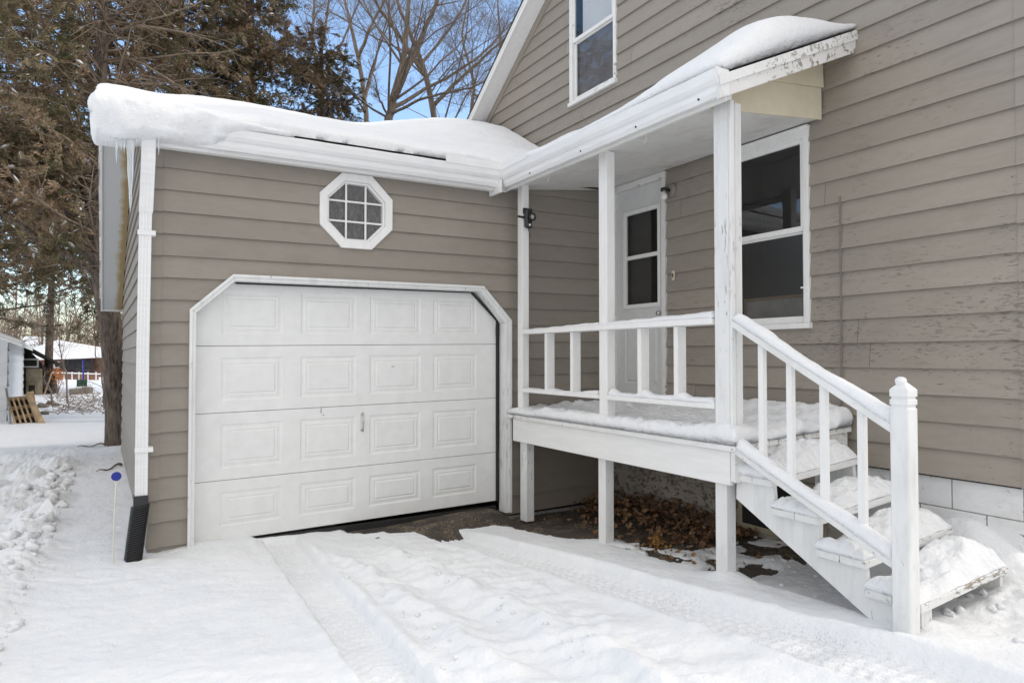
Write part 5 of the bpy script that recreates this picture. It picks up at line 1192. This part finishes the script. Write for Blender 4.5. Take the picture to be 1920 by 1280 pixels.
def cedar(name, base, trunk_pts, r0, label, limbs, group=None, seed=1, size=0.20, per=11, region=None, snowy=0.0, cat='tree', extra=None):
    r = np.random.default_rng(seed); root = thing(name, tuple(base), label, cat, group)
    tw = Twigs(14); P = np.array([tuple(p) for p in trunk_pts]); t = np.linspace(0, 1, len(P)); tt = np.linspace(0, 1, 30); Q = np.stack([np.interp(tt, t, P[:, k]) for k in range(3)], 1)
    ra = np.interp(tt, [0, 0.05, 0.35, 1], [r0 * 1.12, r0, r0 * 0.8, 0.05]); tw.add(Q, ra, 16)
    link('trunk', tw.mesh('trunk'), 'bark', root, True)
    if extra:
        bt = Twigs(8)
        for pts_, a0, a1 in extra:
            E_ = np.array([tuple(p) for p in pts_]); t = np.linspace(0, 1, len(E_)); t2 = np.linspace(0, 1, 14); q = np.stack([np.interp(t2, t, E_[:, k]) for k in range(3)], 1) + r.normal(0, 0.012, (14, 3)); bt.add(q, np.linspace(a0, a1, 14), 8)
        link('limb', bt.mesh('limb'), 'bark', root, True)
    br = Twigs(4); T = [spray_template(r) for _ in range(6)]; VV = []; FF = []; TT = []; nb_ = 0; SV = []; SF = []; sn = 0
    for (lp, ld, L) in limbs:
        n = 10; q = curve(lp, ld, L, n, 0.11, r, -0.02); br.add(q, np.linspace(0.012 + 0.006 * L, 0.005, n), 4)
        tone0 = r.uniform(0, 1)
        for c in range(per):
            t_ = r.uniform(0.12, 1.0); i = min(int(t_ * (n - 1)), n - 2); p = q[i] + (q[i + 1] - q[i]) * r.uniform(); d = q[i + 1] - q[i]; d /= np.linalg.norm(d)
            sd2 = r.normal(0, 1, 3); sd2[2] *= 0.5; nd = d * 0.6 + sd2 * 0.55; l2 = r.uniform(0.25, 0.75); q2 = curve(p, nd, l2, 5, 0.18, r, -0.03); br.add(q2, np.linspace(0.008, 0.003, 5), 3)
            for c2 in range(7):
                j = r.integers(0, 4); pp = q2[j] + (q2[j + 1] - q2[j]) * r.uniform(); dd = (q2[j + 1] - q2[j]); dd /= np.linalg.norm(dd); dd = dd + r.normal(0, 0.55, 3); dd /= np.linalg.norm(dd)
                upv = np.array([0, 0, 1.0]) + r.normal(0, 0.5, 3); y_ = np.cross(upv, dd); y_ /= np.linalg.norm(y_); z_ = np.cross(dd, y_); s = size * r.uniform(0.6, 1.35)
                tv, tf = T[r.integers(0, 6)]; W = (tv[:, :1] * dd + tv[:, 1:2] * y_ + tv[:, 2:3] * z_) * s + pp
                if region is not None and not region(pp): continue
                VV.append(W); FF.append(tf + nb_); TT.append(np.full(len(W), np.clip(tone0 * 0.6 + r.uniform(0, 0.45), 0, 1))); nb_ += len(W)
                if r.uniform() < snowy:
                    k_ = 8; a = np.arange(k_) * 2 * np.pi / k_; s2 = r.uniform(0.015, 0.06); ctr = pp + dd * s * 0.4 + np.array([0, 0, 0.015]); ring_ = ctr + (np.cos(a)[:, None] * dd * s2 * 1.5 + np.sin(a)[:, None] * y_ * s2 * .6); SV.append(np.vstack([ring_, ctr + np.array([0, 0, s2 * 0.4]), ctr - np.array([0, 0, s2 * 0.15])]))
                    for m_ in range(k_): SF.append((sn + m_, sn + (m_ + 1) % k_, sn + k_)); SF.append((sn + (m_ + 1) % k_, sn + m_, sn + k_ + 1))
                    sn += k_ + 2
    link('branches', br.mesh('branches'), 'twig', root)
    me = mesh_np('foliage', np.vstack(VV), np.vstack(FF)); set_tone(me, np.concatenate(TT)); link('foliage', me, 'needles', root)
    if SV: link('snow_clumps', mesh_np('snow_clumps', np.vstack(SV), np.array(SF)), 'snow', root)
    return root
def limb_set(r, axis, z0, z1, n, L0, L1, ang=None, rise=(0.05, 0.35)):
    """limbs leave the trunk axis (list of points) between heights"""
    A = np.array([tuple(p) for p in axis]); out_ = []
    for i in range(n):
        z = r.uniform(z0, z1); k = [np.interp(z, A[:, 2], A[:, c]) for c in (0, 1)]; a = r.uniform(0, 2 * np.pi) if ang is None else r.uniform(*ang)
        t = (z - z0) / max(1e-6, z1 - z0); out_.append((np.array([k[0], k[1], z]), np.array([math.cos(a), math.sin(a), r.uniform(*rise)]), (L0 + (L1 - L0) * t) * r.uniform(0.6, 1.15)))
    return out_
# cedar 1: big trunk beside the garage
d = 11.2
tb = G0(S_(224, 835, 11.25)); tp = [tb + Vector((0, 0, -0.1)), S_(222, 760, 11.2), S_(214, 660, 11.1), S_(205, 590, 11.0), S_(190, 520, 10.95), S_(182, 450, 10.9), S_(185, 330, 10.9), S_(190, 150, 11.0), S_(195, -150, 11.2), S_(200, -420, 11.4)]
r = np.random.default_rng(2)
big = [([S_(183, 440, 10.9), S_(150, 400, 10.7), S_(100, 388, 10.5), S_(68, 368, 10.4), S_(45, 345, 10.3)], 0.085, 0.04), ([S_(192, 500, 10.9), S_(160, 470, 10.7), S_(120, 435, 10.5), S_(88, 400, 10.3), S_(70, 372, 10.2), S_(35, 340, 10.1)], 0.10, 0.035), ([S_(195, 520, 10.9), S_(130, 478, 10.5), S_(60, 440, 10.2), S_(0, 393, 9.9), S_(-80, 350, 9.6)], 0.055, 0.025), ([S_(186, 460, 10.9), S_(165, 400, 11.2), S_(150, 340, 11.4)], 0.07, 0.03), ([S_(195, 540, 11), S_(130, 540, 11.6), S_(60, 565, 12.0)], 0.03, 0.008)]
limbs = limb_set(r, tp, 2.9, 9.0, 165, 2.5, 2.2)
for (p_, a0, a1) in big[:4]:
    for k in range(8):
        q = p_[-1] + (p_[-2] - p_[-1]) * r.uniform(0, 1); limbs.append((np.array(tuple(q)), np.array([r.normal(-0.4, 0.7), r.normal(0, 0.6), r.uniform(-0.1, 0.7)]), r.uniform(0.7, 1.6)))
def not_in_house(p): return not (p[0] > -0.38 and p[1] < 13.0) 
cedar('cedar_tree', tb, tp, 0.205, 'large brown-green cedar whose thick bare trunk stands beside the garage', limbs, 'cedars behind the garage', 3, 0.17, 10, not_in_house, 0.16, extra=big)
# cedar 2..5 behind the garage, to the right
def simple_cedar(px, d, h, n, L, label, seed, z0=1.5, pers=9, size=0.18, snowy=0.12, r0=0.16):
    b_ = G0(S_(px, 700, d)); r = np.random.default_rng(seed); ax = [b_, b_ + Vector((0.1, 0, h * 0.5)), b_ + Vector((0, 0.1, h))]
    lim = limb_set(r, ax, z0, h, n, L, L * 0.55); return cedar('cedar_tree', b_, ax, r0, label, lim, 'cedars behind the garage', seed + 1, size, pers, not_in_house, snowy)
simple_cedar(330, 15.5, 11.5, 165, 2.4, 'brown-tipped cedar rising right behind the left end of the garage roof', 31, 3.2)
simple_cedar(465, 17.0, 12.0, 150, 2.2, 'dark cedar at the right end of the cedar row, sky showing through', 41, 3.6)
simple_cedar(600, 18.5, 10.2, 62, 1.6, 'short scraggly cedar top just above the garage snow, nearest the bare trees', 51, 6.6, 8, 0.16)
simple_cedar(-70, 15.0, 10.5, 150, 2.9, 'greenish cedar at the far left with drooping low branches over the yard', 61, 2.3, 9)
simple_cedar(90, 29, 12, 130, 3.2, 'slim-trunked evergreen beyond the dark shed, its trunk straight and bare low down', 71, 4.6, 9, 0.26)
# woodland haze of twigs beyond
tw = Twigs(3); r = np.random.default_rng(77)
for k in range(190):
    px = r.uniform(-60, 760); d = r.uniform(55, 85); h = r.uniform(5, 9) if px < 760 else r.uniform(9, 13); p = np.array(tuple(G0(S_(px, 700, d)))); q = curve(p, (r.normal(0, .05), 0, 1), h, 9, 0.05, r); tw.add(q, np.linspace(0.10, 0.02, 9))
    for c in range(22):
        i = r.integers(2, 8); a = curve(q[i], (r.normal(0, 1), r.normal(0, 1), r.uniform(0.3, 1.5)), r.uniform(0.8, 2.6), 5, 0.15, r, 0.05); tw.add(a, np.linspace(0.035, 0.012, 5))
        for c2 in range(3):
            j = r.integers(1, 4); a2 = curve(a[j], (r.normal(0, 1), r.normal(0, 1), r.uniform(0.0, 1.5)), r.uniform(0.4, 1.2), 4, 0.2, r, 0.05); tw.add(a2, np.linspace(0.018, 0.009, 4))
prop(link('woodland', tw.mesh('woodland'), 'twig'), 'far belt of bare brown woodland beyond the yards', 'woodland', None, 'stuff')

# ------------------------------------------------------------------ back yard
def wall_boards(b, p0, p1, z0, z1, step):
    p0, p1 = Vector(p0), Vector(p1); n = max(1, int(round((z1 - z0) / step))); d = (p1 - p0).normalized(); out_ = Vector((d.y, -d.x, 0))
    for k in range(n):
        a, c = z0 + (z1 - z0) * k / n, z0 + (z1 - z0) * (k + 1) / n
        b.quad(p0 + out_ * 0.03 + Vector((0, 0, a)), p1 + out_ * 0.03 + Vector((0, 0, a)), p1 + Vector((0, 0, c)), p0 + Vector((0, 0, c))); b.quad(p0 + Vector((0, 0, a)), p1 + Vector((0, 0, a)), p1 + out_ * 0.03 + Vector((0, 0, a)), p0 + out_ * 0.03 + Vector((0, 0, a)))
# white shed at the far left: near corner and receding wall
c0 = G0(S_(12, 820, 15.2)); c1 = G0(S_(43, 748, 27)); cl = c0 + Vector((-4.2, 1.2, 0))
ws = thing('white_shed', tuple(c0), 'white shed of wide boards at the left edge with snow on its low roof', 'shed')
b = B(); wall_boards(b, cl, c0, 0, 1.9, 0.27); wall_boards(b, c0, c1, 0, 1.9, 0.27); b.quad(c1, c1 + Vector((-4, 0, 0)), c1 + Vector((-4, 0, 1.9)), c1 + Vector((0, 0, 1.9)))
g_ = (cl + c0) / 2; b.prism([cl + Vector((0, 0, 1.9)), c0 + Vector((0, 0, 1.9)), g_ + Vector((0, 0, 2.75))], (0.02, 0.05, 0))
o = b.build('wall', 'shed_white', ws); set_tone(o.data, np.ones(len(o.data.vertices)))
b = B(); e = Vector((0.30, -0.1, 0)); A0, A1 = c0 + e + Vector((0, -0.3, 1.72)), c1 + e + Vector((0, 0.3, 1.72)); R0, R1 = g_ + Vector((0, -0.3, 2.72)), g_ + (c1 - c0) + Vector((0, 0.3, 2.72)); L0, L1 = cl + Vector((-0.3, -.3, 1.72)), cl + (c1 - c0) + Vector((-0.3, 0.3, 1.72))
b.prism([A0, R0, R0 + Vector((0, 0, .05)), A0 + Vector((0, 0, .06))], A1 - A0); b.prism([L0, R0, R0 + Vector((0, 0, .05)), L0 + Vector((0, 0, .05))], A1 - A0); b.build('roof', 'white', ws)
b = B(); u = Vector((0, 0, .055)); b.prism([A0 + u, R0 + u, R0 + u + Vector((0, 0, .13)), A0 + u + Vector((0, 0, .09))], A1 - A0, 0.03); b.build('roof_snow', 'snow', ws)
# dark shed with gable
d = 27
s0, s1 = G0(S_(-10, 745, d)), G0(S_(106, 745, d)); pk = S_(50, 652, d)
ds = thing('dark_shed', tuple((s0 + s1) / 2), 'black tar-papered shed with lean-to roof, pale boarded door and high window', 'shed')
bk = Vector((-0.55, 5, 0))
b = B(); b.prism([s0, s1, s1 + Vector((0, 0, 0.62)), Vector((pk.x, pk.y, pk.z)), Vector((s0.x, s0.y, pk.z - .4))], bk); b.build('wall', 'shed_black', ds)
b = B(); f_ = Vector((0, -0.4, 0)); e0 = S_(126, 692, d - .4); b.prism([Vector((pk.x, pk.y, pk.z)) + f_, Vector(e0), Vector(e0) + Vector((0, 0, 0.09)), Vector((pk.x, pk.y, pk.z + 0.12)) + f_], bk + Vector((0, 0.6, 0))); b.prism([Vector((pk.x, pk.y, pk.z)) + f_, Vector((s0.x - .3, s0.y, pk.z - .5)) + f_, Vector((s0.x - .3, s0.y, pk.z - .4)) + f_, Vector((pk.x, pk.y, pk.z + 0.12)) + f_], bk + Vector((0, 0.6, 0))); b.build('roof', 'shed_black', ds)
def face_box(root, nm, mat, x0, x1, y0, y1, dd, th=0.04):
    p = [S_(x0, y1, dd), S_(x1, y1, dd), S_(x1, y0, dd), S_(x0, y0, dd)]; q = B(); q.prism(p, (-0.02, -th, 0)); return q.build(nm, mat, root)
wn = face_box(ds, 'window', 'white', 40, 73, 672, 689, d - .04); face_box(wn, 'pane', 'dark', 43, 69, 675, 686, d - .12, 0.01)
face_box(ds, 'door', 'tan', 50, 80, 691, 747, d - .04); face_box(ds, 'patch', 'shed_black', 55, 65, 722, 748, d - .11)
b = B(); b.tube([S_(82, 742, d - .5), S_(98, 697, d - .3)], 0.03, 5); b.build('brace', 'wood', ds)
# brick house with snowy roof
d = 48
bh = thing('brick_house', tuple(G0(S_(160, 700, d))), 'low brick neighbour house with a big snow-covered roof beyond the yard', 'house')
q0, q1 = G0(S_(62, 700, d)), G0(S_(260, 700, d)); bk = Vector((2.5, 9, 0)); ez = S_(100, 671, d).z
b = B(); b.prism([q0, q1, q1 + Vector((0, 0, ez)), q0 + Vector((0, 0, ez))], bk); b.build('wall', 'brick', bh)
b = B(); pA, pB, pC, pD = S_(58, 675, d - 1), S_(150, 672, d - 1), S_(108, 637, d + 4), S_(66, 655, d + 3); pE = S_(230, 668, d - 1); pF = S_(215, 655, d + 5)
b.bm.faces.new([b.bm.verts.new(p) for p in (pA, pB, pC)]); b.bm.faces.new([b.bm.verts.new(p) for p in (pB, pE, pF, pC)]); b.bm.faces.new([b.bm.verts.new(p) for p in (pA, pC, pC + Vector((-3, 5, -1)), pA + Vector((-1, 6, 0)))]); b.build('roof_snow', 'snow', bh)
face_box(bh, 'porch_screen', 'net', 122, 176, 674, 697, d - .3); fw = face_box(bh, 'window', 'white', 101, 113, 677, 690, d - .2); face_box(fw, 'pane', 'dark', 103.5, 110.5, 679.5, 688, d - .4)
b = B()
for px in (98, 120, 135, 148, 165, 180): b.tube([S_(px, 712, d - 6), S_(px, 697, d - 6)], 0.035, 4)
b.tube([S_(90, 698, d - 6), S_(190, 701, d - 6)], 0.04, 4); fence = prop(b.build('railing', 'white'), 'thin white garden railing in front of the brick house', 'railing')
b = B(); b.prism([S_(100, 702, d - 5), S_(185, 703, d - 5), S_(185, 712, d - 5), S_(100, 711, d - 5)], (0, 0.3, 0)); prop(b.build('garden_wall', 'brick'), 'low brick garden wall behind the white railing', 'wall')
b = B(); b.tube([S_(156, 712, d - 7), S_(156, 675, d - 7)], 0.05, 5); prop(b.build('blue_pole', 'blue'), 'thin blue pole standing before the dark screened porch', 'pole')
# second distant house
d = 66
fh = thing('far_house', tuple(G0(S_(60, 690, d))), 'distant pale house roof with snow just above the dark shed', 'house')
b = B(); b.prism([G0(S_(28, 690, d)), G0(S_(88, 690, d)), S_(88, 652, d), S_(30, 655, d)], (1, 6, 0)); b.build('wall', 'brick', fh)
b = B(); b.prism([S_(24, 656, d - 1), S_(92, 652, d - 1), S_(84, 634, d + 3), S_(46, 634, d + 3)], (0, 0.3, 0.2)); b.build('roof_snow', 'snow', fh)
# pallet leaning, loose plank
pa = thing('pallet', tuple(G0(S_(45, 800, 15.2))), 'wooden pallet leaning on the corner of the white shed', 'pallet')
P00, P10, P01, P11 = S_(32, 807, 14.6), S_(72, 797, 14.9), S_(14, 748, 15.0), S_(52, 745, 15.4)
def pq(u, v, o=0.0): return (P00 * (1 - u) + P10 * u) * (1 - v) + (P01 * (1 - u) + P11 * u) * v + Vector((-0.1, 0.95, 0.2)) * o
for u in (0.02, 0.26, 0.50, 0.74, 0.98):
    b = B(); b.bar(pq(u, 0, 0), pq(u, 1, 0), 0.035, 0.09, (0.1, -1, 0.2), 0.003); b.build('stringer', 'wood', pa)
for v in (0.03, 0.35, 0.66, 0.97):
    b = B(); b.bar(pq(0, v, .07), pq(1, v, .07), 0.09, 0.02, (0.1, -1, 0.2), 0.002); b.build('slat', 'wood', pa)
b = B(); b.prism([pq(-.02, 0, .14), pq(1.02, 0, .14), pq(1.02, 1, .14), pq(-.02, 1, .14)], (0, 0.01, 0)); b.build('backing', 'shed_black', pa)
b = B(); b.bar(S_(80, 795, 14.8), S_(53, 738, 15.3), 0.11, 0.04, (0, -1, 0.3), 0.003); b.bar(S_(60, 752, 15.2), S_(57, 735, 15.4), 0.13, 0.05, (0, -1, 0.3), 0.003); prop(b.build('plank', 'wood'), 'loose new pine plank propped against the right side of the pallet', 'plank')
b = B(); b.tube([S_(11, 728, 15), S_(18, 765, 14.8), S_(20, 800, 14.6)], 0.02, 6); prop(b.build('pole', 'stone'), 'thin grey pole leaning on the white shed beside the pallet', 'pole')
# logs, stones
for k, (px, py, dd, rr_, lb) in enumerate(((93, 760, 20.5, 0.12, 'round brown log end beside the pallet, tallest of the logs'), (80, 765, 19.5, 0.13, 'wide tan stone next to the round log'), (105, 762, 20, 0.09, 'small dark stone right of the round log'), (84, 778, 17.2, 0.08, 'blackish stone lying alone nearest the pallet foot'))):
    c_ = S_(px, py, dd); b = B(); blob(b, (c_.x, c_.y, max(0.03, c_.z)), rr_, (1.3 if k else 0.9, 1, 0.75 if k else 1), 900 + k, 2); prop(b.build('stone' if k else 'log', 'stone' if k != 0 else 'bark', None, True), lb, 'stone' if k else 'log')
# planter tub, green chair
d = 26
c_ = S_(146, 745, d); b = B(); b.box(c_.x - 0.28, c_.x + 0.22, c_.y - .3, c_.y + .3, 0, 0.24, 0.02); b.lathe((c_.x + 0.32, c_.y - .1, 0), (0, 0, 1), [(0, 0.16), (0.2, 0.2), (0.27, 0.2), (0.27, 0.18), (0.29, 0.17), (0.31, 0.1)], 16); tb_ = prop(b.build('planter', 'stone'), 'grey stone planter tub half full of snow in the yard', 'planter')
gc = thing('garden_bench', tuple(G0(S_(152, 740, 29))), 'dark green plastic garden bench carrying snow on its seat', 'bench')
d = 29
def sb(x0, x1, y0, y1, dy0, dy1, nm, mat):
    b = B(); p, q = S_(x0, y1, d), S_(x1, y0, d); b.box(p.x, q.x, p.y + dy0, p.y + dy1, p.z, q.z, 0.01); return b.build(nm, mat, gc)
sb(143, 163, 712, 725, 0.35, 0.42, 'backrest', 'green_plastic'); sb(142, 170, 728, 731, -.1, 0.4, 'seat', 'green_plastic'); sb(142, 170, 725, 728, -.1, 0.4, 'seat_snow', 'snow'); sb(142, 147, 731, 742, -.1, 0.4, 'leg', 'rubber'); sb(164, 170, 731, 742, -.1, 0.4, 'leg', 'rubber')
# orange shrub, saplings, brush
pts = []; r = np.random.default_rng(14); c_ = S_(108, 705, 25.5)
for _ in range(160): pts.append((c_.x + r.normal(0, .11), c_.y + r.normal(0, .15), c_.z + r.normal(0, .16)))
sh = thing('orange_shrub', tuple(G0(c_)), 'small shrub holding orange leaves beside the dark shed', 'shrub')
o = leaves('foliage', pts, 0.06, 'x', mat='orange', cat='x', seed=8)
for k in ('label', 'category', 'kind'): del o[k]
o.data.transform(Matrix.Translation(-Vector(sh.location))); o.parent = sh
tw = Twigs(4)
for k in range(6): tw.add(curve(tuple(G0(c_)), (r.normal(0, .15), r.normal(0, .15), 1), c_.z + .2, 6, 0.1, r), np.linspace(.014, .005, 6))
link('stems', tw.mesh('stems'), 'twig', sh)
for k, (px, d_, h, lb) in enumerate(((127, 21, 2.4, 'thin bare sapling left of the planter tub'), (196, 19, 2.1, 'crooked bare sapling nearest the thick cedar trunk'), (98, 22, 1.0, 'knee-high leafless sapling by the dark shed corner'))):
    bs = G0(S_(px, 755, d_)); bare_tree('sapling', bs, [([bs, bs + Vector((-0.05, 0, h * .4)), bs + Vector((-0.25, 0, h * .75)), bs + Vector((-0.2, 0.1, h))], 0.028, 0.008)], lb, None, 120 + k, dens=0.8, cat='sapling', depth=3)
tw = Twigs(3)
for k in range(260):
    px = r.uniform(95, 210); d_ = r.uniform(17, 26); p = np.array(tuple(G0(S_(px, 760, d_)))); tw.add(curve(p, (r.normal(0, 1), r.normal(0, 1), r.uniform(.2, .9)), r.uniform(.2, .8), 5, 0.2, r, -0.06), np.linspace(.010, .004, 5))
prop(link('brush', tw.mesh('brush'), 'twig'), 'tangle of dead brush poking through the snow by the cedar trunk', 'brush', None, 'stuff')
tw = Twigs(4)
for k, (a_, b_) in enumerate((((196, 832), (145, 838)), ((210, 828), (200, 800)), ((228, 870), (180, 885)))):
    p, q = G0(S_(a_[0], a_[1], 1)), 0
    def gp(px, py): rr2 = (_Rt * ((px - 960) / 1245) + _up * ((640 - py) / 1245) + _fw); return Vector((0, 0, 1.5)) + rr2 * (-1.46 / rr2.z)
    A_, B_ = gp(*a_), gp(*b_); tw.add(np.array([tuple(A_.lerp(B_, t) + Vector((0, 0, 0.02 * math.sin(t * 9)))) for t in np.linspace(0, 1, 8)]), np.linspace(.02 if k == 2 else .012, .005, 8))
prop(link('fallen_twigs', tw.mesh('fallen_twigs'), 'twig'), 'fallen twigs lying on the snow at the foot of the thick trunk', 'twigs', None, 'stuff')
